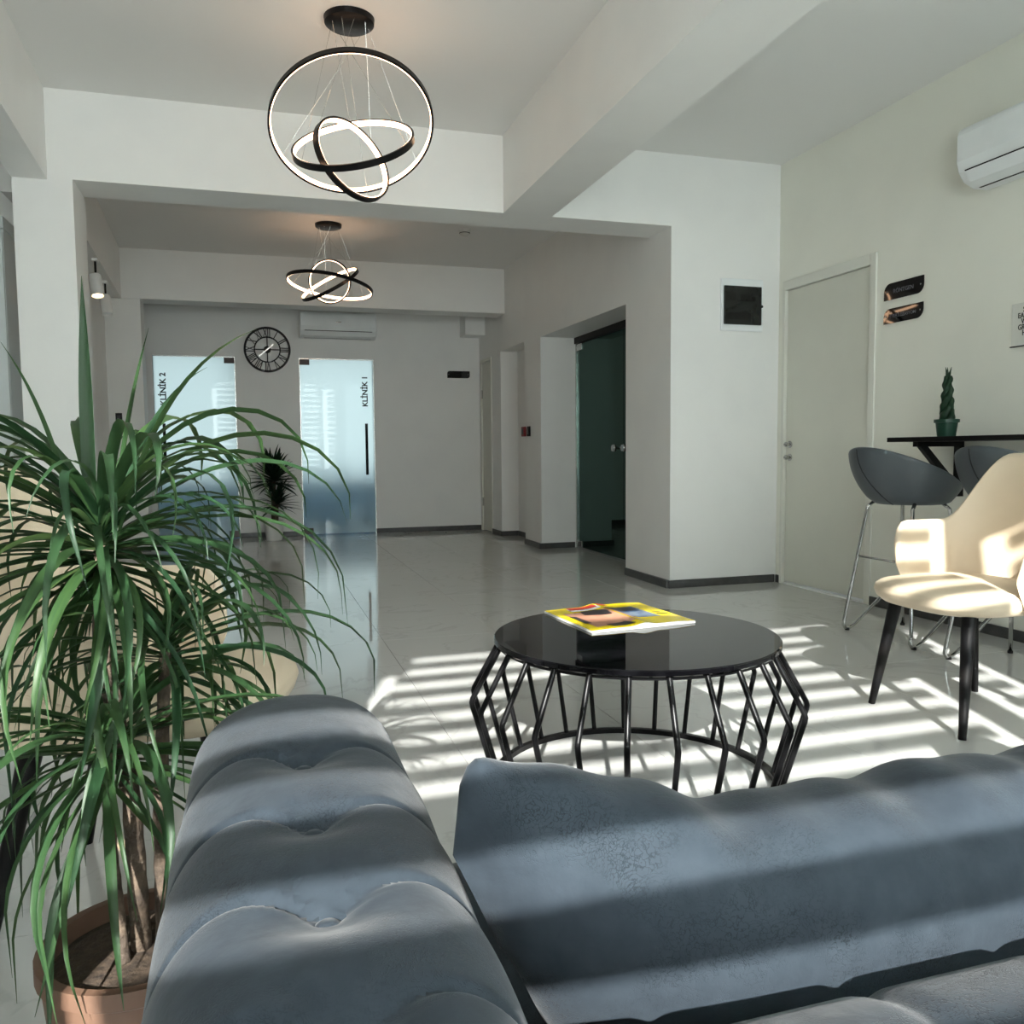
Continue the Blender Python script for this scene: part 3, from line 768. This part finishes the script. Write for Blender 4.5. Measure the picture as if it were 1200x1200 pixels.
def arm_disp(x, z, y, top):
    """tufting: sunk buttons on the top line and curved pleats running to both sides"""
    cx = (AX0+AX1)/2
    w = max(0.0, min(1.0, (z-(AZ-.22))/.10))
    d_ = 0.0
    sx = (x-cx)/.132
    # arc length measure across the arm (the sides keep counting downwards)
    dn = max(0.0, (AZ-.075)-z)
    s = min(1.6, abs(sx)+dn/.13)
    for _, yk in BUT:
        yp = yk+.042*math.sin(PI*min(1.0, s/1.25))-.050*max(0, s-1.0)
        q = (y-yp)/.0040
        if abs(q) < 5: d_ += .0065*math.exp(-q*q*.5)*(1-.3*min(1, s))
        rr = ((x-cx)/.034)**2+((y-yk)/.026)**2
        if rr < 14: d_ += .016*math.exp(-rr*.5)
        t_ = (y-yp)/.155                            # the fabric between two pleats bulges a little, most just behind the pleat
        if -1 <= t_ < 0: d_ -= .0055*math.sin(PI*(1+t_))*(1+t_)*(.4+.6*math.sin(PI*min(1, s/1.3)))
        ang = math.atan2(y-yk, x-cx); rad = math.hypot(x-cx, y-yk)
        if .008 < rad < .085 and math.sin(ang) > .25: d_ += .0022*math.cos(ang*15)*math.exp(-((rad-.034)/.024)**2)*min(1, (math.sin(ang)-.25)*4)
    return d_*w
def build_arm():
    nu, nv = 170, 400
    rE = .085
    rows = []
    L0 = AY1-rE-AY0; Lc = rE*PI/2
    for j in range(nv):
        s = (L0+Lc)*j/(nv-1)
        if s <= L0: y, ins, ny = AY0+s, 0.0, 0.0
        else:
            th = (s-L0)/rE; y, ins, ny = AY1-rE+rE*math.sin(th), rE*(1-math.cos(th)), math.sin(th)
        rows.append((y, ins, ny))
    vs = []
    for y, ins, ny in rows:
        for i in range(nu):
            x, z, nx, nz = arm_section(i/(nu-1), ins)
            k_ = math.sqrt(max(0, 1-ny*ny)); dd = arm_disp(x, z, y, True)*(.25+.75*k_)
            vs.append((x-nx*k_*dd, y-ny*dd, z-nz*k_*dd))
    fs = [(j*nu+i, j*nu+i+1, (j+1)*nu+i+1, (j+1)*nu+i) for j in range(nv-1) for i in range(nu-1)]
    fs.append(tuple((nv-1)*nu+i for i in range(nu)))
    fs.append(tuple(reversed(range(nu))))
    fs.append(tuple(j*nu for j in range(nv))+tuple(j*nu+nu-1 for j in reversed(range(nv))))
    return MB().add(vs, fs)
arm = build_arm().build('arm', 'suede', sofa, autosmooth=True)
arm2 = arm.copy(); COL.objects.link(arm2); arm2.parent = sofa; arm2.location = (1.80, 0, 0)
for o_ in (0, 1.80):
    for _, yk in BUT:
        g = MB().lathe([(0,.005),(.006,.0045),(.0095,.002),(.0105,-.003)], 14, cap=False)
        b_ = g.build('button', 'suede', arm if o_ == 0 else arm2, smooth=True); b_.location = ((AX0+AX1)/2, yk, AZ-.0195)
SX1 = AX1+1.80-.26
# backrest: rounded bolster along x, tufted in one row
def back_fn(u, v):
    x = AX1-.03+(SX1-AX1+.06)*u
    a = v; yc, hw = .345, .165
    zt = .600; zc = zt-.10
    Ls = .42; La = .44; s = v*(2*Ls+La)
    if s < Ls: y, z, ny, nz = yc-hw, zc-Ls+s, -1, 0
    elif s > Ls+La: y, z, ny, nz = yc+hw, zc-(s-Ls-La), 1, 0
    else:
        an = PI-(s-Ls)/La*PI; e = 2/2.4
        c, sn = math.cos(an), math.sin(an)
        y, z, ny, nz = yc+math.copysign(abs(c)**e, c)*hw, zc+abs(sn)**e*.10, c, sn
    dd = 0.0
    if z > .35:
        k_ = (x-AX1)/.16; xb = AX1+.16*(math.floor(k_)+.5); 
        rr = ((x-xb)/.028)**2+((y-yc)/.03)**2
        if z > .5 and rr < 12: dd += .014*math.exp(-rr*.5)
        q = (x-xb)/.008
        if abs(q) < 5 : dd += .006*math.exp(-q*q*.5)
    return (x, y-ny*dd, z-nz*dd)
bk_ = MB(); bk_.grid(back_fn, 260, 70)
bk_.build('backrest', 'suede', sofa, autosmooth=True)
MB().box(AX1-.02, SX1+.02, .20, 1.10, .10, .30).build('seat_base', 'suede', sofa, bevel=.02)
def rounded_box(x0, x1, y0, y1, z0, z1, r, puff=0.0):
    b = bmesh.new(); bmesh.ops.create_cube(b, size=2)
    bmesh.ops.subdivide_edges(b, edges=b.edges[:], cuts=11, use_grid_fill=True)
    hx, hy, hz = (x1-x0)/2, (y1-y0)/2, (z1-z0)/2
    for v in b.verts:
        p = v.co
        q = Vector((p.x*hx, p.y*hy, p.z*hz))
        c = Vector((max(-hx+r, min(hx-r, q.x)), max(-hy+r, min(hy-r, q.y)), max(-hz+r, min(hz-r, q.z))))
        d_ = q-c
        if d_.length > 1e-6: q = c+d_.normalized()*r
        q.z += puff*(1-p.x**2)*(1-p.y**2)*(1 if p.z > 0 else 0)
        v.co = q+Vector(((x0+x1)/2, (y0+y1)/2, (z0+z1)/2))
    m = MB(); m.v = [tuple(v.co) for v in b.verts]; m.f = [tuple(v.index for v in f.verts) for f in b.faces]; b.free()
    return m
w_ = (SX1-AX1)/2
for i in range(2):
    rounded_box(AX1+.004+i*w_, AX1+(i+1)*w_-.004, .50, 1.13, .28, .39, .035, .015).build('seat_cushion', 'suede', sofa, smooth=True)
for x, y in ((-.04, .24), (-.04, 1.1), (1.90, .24), (1.90, 1.1)):
    MB().lathe([(0,0),(.018,0),(.028,.10),(0,.10)], 14, (x, y, 0), cap=False).build('foot', 'black_wood', sofa, autosmooth=True)

# long loose cushion leaning on the sofa back
cu = empty('cushion', (.625, .650, .446)); tag(cu, 'long blue-grey suede cushion leaning against the sofa back', 'cushion')
def cush(u, v):
    a = 2*PI*u
    s = v*2-1                                       # along x
    hl = .475
    ends = max(0.0, 1-abs(s)**4.0)
    c, sn = math.cos(a), math.sin(a)
    e = 2/2.3
    y = math.copysign(abs(c)**e, c)*.108*(ends**.6*.96+.04)
    z = math.copysign(abs(sn)**e, sn)*.104*(max(0.0, 1-abs(s)**45)**.45*.75+.25)
    x = s*hl
    ear = math.exp(-((s+1.0)/.38)**2)
    x += .075*(1-sn)*.5*ear                          # the lower corner tucks in
    if sn > 0:                                      # raised corner ear at the arm end, sag and small wrinkles along the top
        z += sn*(.064*ear*(1-.2*math.exp(-((s+1)/.03)**2))-.012*math.exp(-((s+.42)/.35)**2)-.016*max(0, s)+.004*math.sin(s*17)+.003*math.sin(s*31+1))
    y += .012*math.sin(s*6)*abs(sn)*.3+.02*ear
    return (x, y, z+.090)
g = MB(); g.grid(cush, 72, 130, closeu=True)
n_ = len(g.v); nu = 72
g.f.append(tuple(range(nu-1, -1, -1))); g.f.append(tuple(range(n_-nu, n_)))
cb = g.build('cover', 'suede', cu, autosmooth=True)
MB().tube([(-.475, y_, z_+.075) for y_, z_ in [(.03, .0), (.026, -.03), (.03, -.06)]], .003, 6).build('seam', 'dark_thread', cu)

# ------------------------------------------------------------------ ring chandeliers
def img_vec(dx, dy): return (CR*dx+CD*dy)
def make_chandelier(center, view, rings, canopy_z, label):
    """rings: (radius, image angle of the long axis, ratio, near side up/down in the view, offset)"""
    r = empty('ring_chandelier', center); tag(r, label, 'chandelier', 'ring chandeliers')
    view = view.normalized()
    tops = []
    for rad, ang, ratio, near_up, off in rings:
        ca, sa = math.cos(ang), math.sin(ang)
        major = img_vec(ca, sa).normalized(); minor = img_vec(-sa, ca)      # minor points down in the view
        minor = (minor-view*minor.dot(view)).normalized(); major = (major-view*major.dot(view)).normalized()
        depth = math.sqrt(1-ratio*ratio)
        v2 = minor*ratio+view*depth*(1 if near_up else -1)                  # second in-plane axis: lower end is far (near_up) or near
        nrm = major.cross(v2).normalized()
        o3 = img_vec(*off) if off else Vector((0, 0, 0))
        seg = 96; hb = .0145; th = .005
        def P(k_, rr, h): 
            a = 2*PI*k_/seg; return o3+major*(rr*math.cos(a))+v2*(rr*math.sin(a))+nrm*h
        prof = [(rad-th, -hb), (rad+th, -hb), (rad+th, hb), (rad-th, hb)]
        vs = [P(k_, a, h) for k_ in range(seg) for a, h in prof]
        fs = [(k_*4+i, k_*4+(i+1)%4, ((k_+1)%seg)*4+(i+1)%4, ((k_+1)%seg)*4+i) for k_ in range(seg) for i in range(4)]
        rg = MB().add(vs, fs).build('ring', 'black_metal', r, autosmooth=True)
        prof = [(rad-th-.004, -hb*.86), (rad-th-.0003, -hb*.86), (rad-th-.0003, hb*.86), (rad-th-.004, hb*.86)]
        vs = [P(k_, a, h) for k_ in range(seg) for a, h in prof]
        MB().add(vs, fs).build('led_strip', 'lamp_glow', rg)
        for t_ in range(3): tops.append(P(seg*t_//3+8, rad, 0))
    cz = canopy_z-center[2]
    for i, p in enumerate(tops):
        a = 2*PI*i/len(tops)
        MB().tube([p, Vector((.085*math.cos(a), .085*math.sin(a), cz-.03))], .0009, 4).build('cable', 'steel', r)
    MB().lathe([(0,cz-.032),(.10,cz-.032),(.112,cz-.024),(.115,cz),(0,cz)], 40, cap=False).build('canopy', 'black_metal', r, autosmooth=True)
    return r
C1 = CF*3.86+CR*((412-600)/FPX*3.86)+CD*((148-600)/FPX*3.86); C1 = Vector((C1.x, C1.y, C1.z+CAM_H))
V1 = C1-Vector((0, 0, CAM_H))
m1 = 3.86/FPX
make_chandelier(C1, V1, [
    (94*m1, math.radians(3), .80, True, (0, 0)),
    (71*m1, math.radians(-9), .30, False, (2*m1, 21*m1)),
    (51*m1, math.radians(52), .56, False, (1*m1, 39*m1))], CEIL, 'black three-ring chandelier hanging in the lounge in front of the cross beam')
C2 = CF*7.30+CR*((386.5-600)/FPX*7.30)+CD*((333-600)/FPX*7.30); C2 = Vector((C2.x, C2.y, C2.z+CAM_H))
V2 = C2-Vector((0, 0, CAM_H)); m2 = 7.30/FPX
make_chandelier(C2, V2, [
    (49.5*m2, math.radians(11), .27, True, (0, 2*m2)),
    (36.5*m2, math.radians(-28), .17, False, (0, 0)),
    (24.5*m2, math.radians(70), .97, True, (0, -3*m2))], CEIL, 'black three-ring chandelier hanging in the corridor near the clinic doors')

# smoke sensor and track spots
r = empty('smoke_sensor', (1.86, 7.45, CEIL)); tag(r, 'small round smoke sensor on the corridor ceiling', 'sensor')
MB().lathe([(0,-.045),(.03,-.045),(.045,-.03),(.052,-.012),(.052,0),(0,0)], 28, cap=False).build('body', 'sensor', r, autosmooth=True)
MB().lathe([(.046,-.028),(.0485,-.028),(.0485,-.022),(.046,-.022)], 28, cap=False).build('vent_ring', 'black_matte', r)
for i, (x, y, lab) in enumerate(((-1.13, 7.2, 'white track spotlight with a warm glow under the corridor soffit'), (-1.20, 8.1, 'white track spotlight tucked behind the glowing one near the corridor end'))):
    r = empty('spotlight', (x, y, BZ)); tag(r, lab, 'spotlight')
    MB().box(-.02, .02, -.04, .04, -.02, 0).build('adapter', 'white_metal', r, bevel=.003)
    MB().tube([(0, 0, -.02), (0, 0, -.115)], .008, 8).build('stem', 'black_matte', r)
    b_ = MB().lathe([(0,.085),(.040,.085),(.045,.078),(.047,-.085),(.043,-.088),(.040,-.07),(0,-.07)], 28, cap=False).build('lamp_head', 'white_metal', r, autosmooth=True)
    b_.location = (0, 0, -.20); b_.rotation_euler = (math.radians(-14), math.radians(-8), 0)
    MB().lathe([(0,-.072),(.039,-.072),(.039,-.066),(0,-.066)], 24, cap=False).build('lens', 'spot_glow' if i == 0 else 'white_plastic', b_)

# ------------------------------------------------------------------ clock
ck = empty('wall_clock', (.170, YB, 2.135)); tag(ck, 'black openwork wall clock with Roman numerals between the clinic doors', 'clock')
def flat_ring(r0, r1, y0, y1, seg=64):
    vs = [(r*math.cos(2*PI*k_/seg), y, r*math.sin(2*PI*k_/seg)) for k_ in range(seg) for r, y in ((r0,y0),(r1,y0),(r1,y1),(r0,y1))]
    return MB().add(vs, [(k_*4+i, k_*4+(i+1)%4, ((k_+1)%seg)*4+(i+1)%4, ((k_+1)%seg)*4+i) for k_ in range(seg) for i in range(4)])
flat_ring(.232, .256, -.030, -.012).build('rim', 'black_metal', ck, autosmooth=True)
flat_ring(.133, .147, -.030, -.012).build('inner_ring', 'black_metal', ck, autosmooth=True)
def bar2(mb, p, q, w_, y0=-.028, y1=-.014):
    p, q = Vector((p[0], 0, p[1])), Vector((q[0], 0, q[1])); d_ = (q-p).normalized(); n = Vector((-d_.z, 0, d_.x))*w_/2
    P = [p-n, p+n, q+n, q-n]
    mb.add([(v.x, y0, v.z) for v in P]+[(v.x, y1, v.z) for v in P], [(0,1,2,3),(7,6,5,4),(0,4,5,1),(1,5,6,2),(2,6,7,3),(3,7,4,0)])
for a, b in (((0,.03),(0,.134)), ((0,-.03),(0,-.134)), ((.03,0),(.134,0)), ((-.03,0),(-.134,0))):
    g = MB(); bar2(g, a, b, .012); g.build('spoke', 'black_metal', ck)
hub = MB().lathe([(0,0),(.040,0),(.040,.022),(0,.022)], 28, cap=False).build('hub', 'black_metal', ck, autosmooth=True)
hub.rotation_euler = (PI/2, 0, 0); hub.location = (0, -.010, 0)
NUM = ['XII','I','II','III','IV','V','VI','VII','VIII','IX','X','XI']
for i, s in enumerate(NUM):
    g = MB(); wid = {'I': .020, 'V': .040, 'X': .040}
    tot = sum(wid[c] for c in s); x = -tot/2; sc_ = min(1, .085/tot)
    a = -2*PI*i/12
    def T(px_, pz_):
        return (px_*math.cos(a)-pz_*math.sin(a), px_*math.sin(a)+pz_*math.cos(a))
    for c in s:
        w0, w1 = x*sc_, (x+wid[c])*sc_; m_ = (w0+w1)/2
        if c == 'I': bar2(g, T(m_, .145), T(m_, .234), .009)
        elif c == 'V': bar2(g, T(w0+.003, .234), T(m_, .145), .009); bar2(g, T(w1-.003, .234), T(m_, .145), .006)
        else: bar2(g, T(w0+.003, .234), T(w1-.003, .145), .009); bar2(g, T(w1-.003, .234), T(w0+.003, .145), .006)
        x += wid[c]
    g.build('numeral', 'black_metal', ck)
g = MB(); bar2(g, (0,0), (.068,.058), .014, -.046, -.042); g.build('hour_hand', 'bright_metal', ck)
g = MB(); bar2(g, (0,0), (-.094,-.080), .014, -.050, -.047); g.build('minute_hand', 'bright_metal', ck)

# ------------------------------------------------------------------ air conditioners (built facing -y, back on y = 0)
def make_ac(label, wdt, m='white_plastic'):
    r = empty('air_conditioner', (0, 0, 0)); tag(r, label, 'air conditioner', 'wall split air conditioners')
    h = .29; d_ = .20
    prof = [(0,0),(-.09,0),(-.15,.025),(-.185,.07),(-.20,.12),(-.20,.245),(-.19,.275),(-.165,h),(0,h)]
    MB().extr(prof, -wdt/2, wdt/2, 'x').build('body', m, r, bevel=.012)
    def on(y, z): return (y, z)
    # louvre flap lying on the curved lower front, with dark gaps above and below
    fp = [(-.098,.0015),(-.152,.0215),(-.186,.066),(-.192,.066),(-.158,.017),(-.100,-.0035)]
    MB().extr(fp, -wdt/2+.05, wdt/2-.05, 'x').build('flap', m, r)
    gp = [(-.1855,.066),(-.1895,.0735),(-.1935,.0725),(-.1895,.065)]
    MB().extr(gp, -wdt/2+.05, wdt/2-.05, 'x').build('flap_gap', 'black_matte', r)
    gp = [(-.086,.001),(-.099,.004),(-.101,-.0045),(-.087,-.0045)]
    MB().extr(gp, -wdt/2+.05, wdt/2-.05, 'x').build('air_slot', 'black_matte', r)
    MB().box(-.03, .03, -.2025, -.1985, .165, .177).build('badge', 'steel', r)
    return r
ac = make_ac('white air conditioner high on the right wall above the bar shelf', .86)
ac.location = (XR, 3.44-.43, 2.25); ac.rotation_euler = (0, 0, -PI/2)
ac2 = copy_tree(ac); ac2.location = (.957, YB, 2.275); ac2.rotation_euler = (0, 0, 0)
ac2['label'] = 'white air conditioner on the back wall above the KLİNİK 1 door'

# ------------------------------------------------------------------ signs, fuse box, poster, switches
def leaf_sign(name, w_, h_, r_, label, words, size, loc, ax, ay, az, group=None):
    s = empty(name, loc); tag(s, label, 'sign', group)
    poly = rrect(w_, h_, r_, 7, (1, 0, 1, 0))
    M_ = basis(ax, ay, az, (0, 0, 0))
    g = MB().prism(poly, .002, .007); g.v = [tuple(M_ @ Vector(v)) for v in g.v]
    g.build('plate', 'black_gloss', s)
    text_mesh('lettering', words, size, 'pale_ink', s, extrude=.0003, mtx=basis(ax, ay, az, M_ @ Vector((0, -.003, .0072))))
    for sx in (-1, 1):
        g = MB().lathe([(0,.007),(.005,.007),(.005,.010),(.003,.0115),(0,.0115)], 12, (sx*(w_/2-.018), 0, 0), cap=False); g.v = [tuple(M_ @ Vector(v)) for v in g.v]
        g.build('screw', 'steel', s)
    return s
RX, RY, RZ = (0, -1, 0), (0, 0, 1), (-1, 0, 0)      # reading axes on the right wall
leaf_sign('door_sign', .305, .095, .05, 'upper black sign plate beside the cream door', 'RÖNTGEN', .033, (XR, 3.99, 1.868), RX, RY, RZ)
leaf_sign('door_sign', .305, .085, .05, 'lower black sign plate beside the cream door, mirroring a chandelier', 'STERİLİZASYON', .027, (XR, 3.99, 1.727), RX, RY, RZ)
leaf_sign('door_sign', .28, .085, .03, 'small black sign plate on the back wall near the narrow corridor door', '', .03, (2.395, YB, 1.895), (1,0,0), (0,0,1), (0,-1,0))

p = empty('poster', (XR, 3.155, 1.555)); tag(p, 'small pale poster with black lettering above the bar shelf', 'poster')
MB().box(-.006, -.001, -.105, .105, -.105, .10).build('card', 'poster_paper', p)
MB().box(-.010, -.001, -.11, .11, -.110, -.105).build('bottom_shadow', 'black_metal', p)  # black strip stands in for the shadow line below the card
for i, s in enumerate(('START', 'EACH DAY', 'WITH A', 'GRATEFUL', 'HEART')):
    text_mesh('lettering', s, .036, 'ink', p, bold=.0006, mtx=basis((0,-.80,0), (0,0,1), (-1,0,0), (-.0066, 0, .066-i*.028)))

fb = empty('fuse_box', (3.27, YP, 1.955)); tag(fb, 'white fuse box with a smoked door on the partition wall', 'fuse box')
MB().box(-.165, .17, -.018, 0, -.175, .185).build('frame', 'white_plastic', fb, bevel=.012)
dr = MB().box(-.148, .148, -.034, -.018, -.132, .132).build('smoked_door', 'smoked_glass', fb, bevel=.006)
for x0, x1, z0, z1 in ((-.125,-.06,.03,.085), (-.02,.02,.03,.075), (.025,.055,.03,.065), (.06,.09,.03,.06), (-.125,.06,-.10,-.055)):
    MB().box(x0, x1, -.0352, -.0342, z0, z1).build('breaker', 'smoked_dark', dr)
MB().lathe([(0,0),(.010,0),(.010,.010),(0,.010)], 14, cap=False).build('latch', 'black_matte', dr)
dr.children[-1].rotation_euler = (PI/2, 0, 0); dr.children[-1].location = (.142, -.034, -.005)

f1 = empty('fire_alarm_button', (XC-.07, 8.205, 1.16)); tag(f1, 'red fire alarm button on the corridor wall', 'button')
MB().box(-.03, 0, -.045, .045, -.05, .05).build('housing', 'red_plastic', f1, bevel=.006)
MB().box(-.034, -.030, -.025, .025, -.028, .028).build('press_plate', 'dark_print', f1)
f2 = empty('wall_switch', (XC-.07, 8.07, 1.16)); tag(f2, 'dark wall switch next to the red fire alarm button', 'switch')
MB().box(-.012, 0, -.042, .042, -.05, .05).build('plate', 'black_matte', f2, bevel=.004)
MB().box(-.018, -.012, -.025, .025, -.03, .03).build('rocker', 'black_gloss', f2, bevel=.003)
f3 = empty('wall_switch', (-1.25, 8.92, 1.32)); tag(f3, 'small dark switch on the corridor pillar behind the leafy plant', 'switch')
MB().box(-.03, .03, -.012, 0, -.045, .045).build('plate', 'black_matte', f3, bevel=.004)
MB().box(-.018, .018, -.017, -.012, -.025, .025).build('rocker', 'black_gloss', f3)

# tall pale cabinet at the far left
cb = empty('tall_cabinet', (-1.78, 5.66, 0)); tag(cb, 'tall pale grey cabinet standing behind the white pillar', 'cabinet')
MB().box(-.45, .45, -.18, .18, 0, 2.30).build('body', 'cabinet_white', cb)
for i in range(2):
    q = MB().box(-.448+.45*i, -.002+.45*i, -.2, -.18, .06, 2.235).build('cabinet_door', 'cabinet_white', cb, bevel=.004)
    MB().box((-.03 if i == 0 else .02), (-.02 if i == 0 else .03), -.225, -.2, 1.0, 1.2).build('handle', 'steel', q)
MB().box(-.46, .46, -.21, .18, 2.245, 2.31).build('cornice', 'cabinet_white', cb)

# ------------------------------------------------------------------ plants
random.seed(7)
def leaf_mesh(name, L, wd, elev, droop, m, seg=11, fold=.25, twist=0.0):
    """blade leaving the origin along +x at angle elev, bending down under its weight"""
    g = MB(); p = Vector((0, 0, 0)); a = elev; vs = []
    for i in range(seg+1):
        t_ = i/seg
        w_ = wd*(.55+.45*min(1, t_/.18))*(1-max(0, (t_-.45)/.55)**1.7)
        w_ = max(w_, .0008)
        tn = Vector((math.cos(a), 0, math.sin(a))); nr = Vector((-math.sin(a), 0, math.cos(a)))
        tw = twist*t_; side = Vector((0, math.cos(tw), 0))+nr*math.sin(tw)
        vs += [p-side*w_/2+nr*w_*fold, p, p+side*w_/2+nr*w_*fold]
        p = p+tn*(L/seg); a = max(-1.52, a-droop/seg*(.30+2.0*t_**1.3))
    fs = []
    for i in range(seg):
        for k_ in (0, 1): fs.append((i*3+k_, i*3+k_+1, i*3+k_+4, i*3+k_+3))
    g.add(vs, fs)
    me = bpy.data.meshes.new(name); me.from_pydata(g.v, [], g.f); me.update(); me.materials.append(MATS[m])
    for q in me.polygons: q.use_smooth = True
    return me
def crown(parent, c, n, elev_rng, L_rng, bank, rz_rng=(0, 2*PI), keep=None):
    made = tries = 0
    while made < n and tries < n*6:
        tries += 1
        e = elev_rng[0]+(elev_rng[1]-elev_rng[0])*((made+.5)/n)**.8
        best = min(bank, key=lambda q: abs(q[0]-e)+random.random()*.22)
        rz = rz_rng[0]+(rz_rng[1]-rz_rng[0])*((tries*.6180339+random.random()*.12) % 1.0)
        s = random.uniform(*L_rng)
        loc = Vector(c)+Vector((random.uniform(-.008, .008), random.uniform(-.008, .008), (e-.4)*.045))
        rot = Matrix.Rotation(rz, 4, 'Z') @ Matrix.Rotation(random.uniform(-.3, .3), 4, 'X'); sc = (s, s*random.uniform(.85, 1.15), s)
        M_ = Matrix.Translation(Vector(parent.location)+loc) @ rot @ Matrix.Diagonal((*sc, 1))
        if keep and not all(keep(M_ @ v.co) for v in best[1].vertices): continue    # would pass through a solid neighbour
        o = bpy.data.objects.new('leaf', best[1]); COL.objects.link(o); o.parent = parent
        o.location = loc; o.rotation_euler = rot.to_euler(); o.scale = sc
        made += 1
bank = []
for k_ in range(34):
    e = -.75+2.2*k_/33
    dr_ = random.uniform(1.4, 2.7)+max(0, e)*.9 if e < 1.2 else random.uniform(.35, 1.1)
    bank.append((e, leaf_mesh('leaf', .46*random.uniform(.80, 1.1), .0160*random.uniform(.65, 1.25), e, dr_, 'dracaena_leaf', seg=12, twist=random.uniform(-.7, .7))))
PX, PY = -.185, 1.32
pl = empty('dracaena', (PX, PY, 0)); tag(pl, 'tall leafy dracaena with long arching strap leaves beside the sofa arm', 'plant')
MB().lathe([(0,0),(.105,0),(.115,.01),(.135,.21),(.142,.215),(.142,.24),(.128,.24),(.124,.21),(0,.20)], 40, cap=False).build('pot', 'brown_pot', pl, autosmooth=True)
MB().lathe([(0,.222),(.10,.220),(.124,.212)], 30, cap=False).build('soil', 'soil', pl)
def stem(path, r0, r1):
    n = 24; P = []
    for i in range(n+1):
        t_ = i/n*(len(path)-1); a = min(len(path)-2, int(t_)); f_ = t_-a
        P.append(Vector(path[a]).lerp(Vector(path[a+1]), f_))
    R_ = [(r0+(r1-r0)*i/n)*(1+.05*((i % 2)*2-1)) for i in range(n+1)]
    return MB().tube(P, R_, 12).build('trunk', 'bark', pl, smooth=True)
TOPC = (-.030, .0, .83); LOW = (.045, .04, .66); LOW2 = (-.03, -.03, .55)
stem([(.0, 0, .21), (-.005, 0, .45), (-.035, -.01, .70), TOPC], .015, .010)
stem([(.03, .02, .21), (.03, .03, .42), LOW], .013, .009)
stem([(-.02, -.03, .21), (-.03, -.04, .40), LOW2], .010, .008)
def clear_of(p):
    if p.z < .01: return False
    if p.x > AX0-.01 and p.y < AY1+.01 and p.z < AZ+.01: return False
    return not (-.52 < p.x < .1 and 1.70 < p.y < 2.3 and p.z < .51)
crown(pl, TOPC, 160, (-.75, 1.15), (.66, 1.02), bank, keep=clear_of)
crown(pl, LOW, 62, (-.6, 1.0), (.55, .90), bank, keep=clear_of)
crown(pl, LOW2, 72, (-.75, .7), (.62, 1.0), bank, keep=clear_of)
for dx, dy, el, L_, wd_, dr_, rz_ in ((-.018, .035, 1.56, .37, .019, .05, 0), (.02, -.02, 1.40, .30, .016, .1, .5), (.03, -.03, 1.25, .36, .017, .9, -.3), (.01, .0, 1.1, .34, .014, .7, .9), (-.03, .0, 1.3, .30, .010, .4, 2.6)):
    o = bpy.data.objects.new('leaf', leaf_mesh('leaf', L_, wd_, el, dr_, 'dracaena_leaf', seg=12)); COL.objects.link(o); o.parent = pl
    o.location = Vector(TOPC)+Vector((dx, dy, .02)); o.rotation_euler = (0, 0, rz_ if el < 1.5 else PI/2)

ybank = [(-.3+1.75*k_/11, leaf_mesh('leaf', .42, .052, -.3+1.75*k_/11, .5*random.uniform(.4, 1.2), 'yucca_leaf', seg=7, fold=.18)) for k_ in range(12)]
yc_ = empty('yucca', (.18, 9.60, 0)); tag(yc_, 'small dark yucca in a white pot between the clinic doors', 'plant')
MB().lathe([(0,0),(.075,0),(.085,.01),(.108,.20),(.112,.205),(.112,.22),(.10,.22),(.097,.19),(0,.185)], 32, cap=False).build('pot', 'white_pot', yc_, autosmooth=True)
MB().lathe([(0,.20),(.06,.199),(.098,.194)], 24, cap=False).build('soil', 'soil', yc_)
MB().tube([(0,0,.19),(.0,0,.4),(.01,0,.66)], [.03,.026,.022], 10).build('trunk', 'bark', yc_, smooth=True)
MB().tube([(.03,.01,.19),(.04,.0,.40)], [.02,.016], 10).build('trunk', 'bark', yc_, smooth=True)
crown(yc_, (.01, 0, .66), 95, (-.35, 1.45), (.62, .92), ybank, keep=lambda p: p.y < YB-.01)
crown(yc_, (.04, 0, .40), 60, (-.35, 1.3), (.5, .75), ybank, keep=lambda p: p.y < YB-.01 and p.z > .02)

# braided plant on the shelf
bp_ = empty('braided_plant', (3.38, 3.45, 1.014)); tag(bp_, 'small braided succulent in a green pot on the bar shelf', 'plant')
MB().lathe([(0,0),(.042,0),(.044,.005),(.052,.07),(.060,.072),(.060,.088),(.050,.088),(.046,.075),(0,.07)], 28, cap=False).build('pot', 'green_pot', bp_, autosmooth=True)
MB().lathe([(0,.078),(.03,.078),(.048,.074)], 20, cap=False).build('soil', 'soil', bp_)
for s_ in range(3):
    P = []; R_ = []
    for i in range(40):
        t_ = i/39; ph = 2*PI*s_/3+t_*2*PI*1.25
        rr = .021*(1-.5*t_); P.append((rr*math.cos(ph), rr*math.sin(ph), .07+t_*.235)); R_.append((.0205+.003*math.sin(t_*38+s_*2))*(1-.45*t_))
    MB().tube(P, R_, 10).build('stem', 'dark_green', bp_, smooth=True)
for s_ in range(3):
    a = 2*PI*s_/3+1.0
    MB().tube([(.004*math.cos(a), .004*math.sin(a), .295), (.009*math.cos(a), .009*math.sin(a), .325), (.016*math.cos(a), .016*math.sin(a), .352)], [.008, .005, .001], 7).build('tip', 'dark_green', bp_, smooth=True)
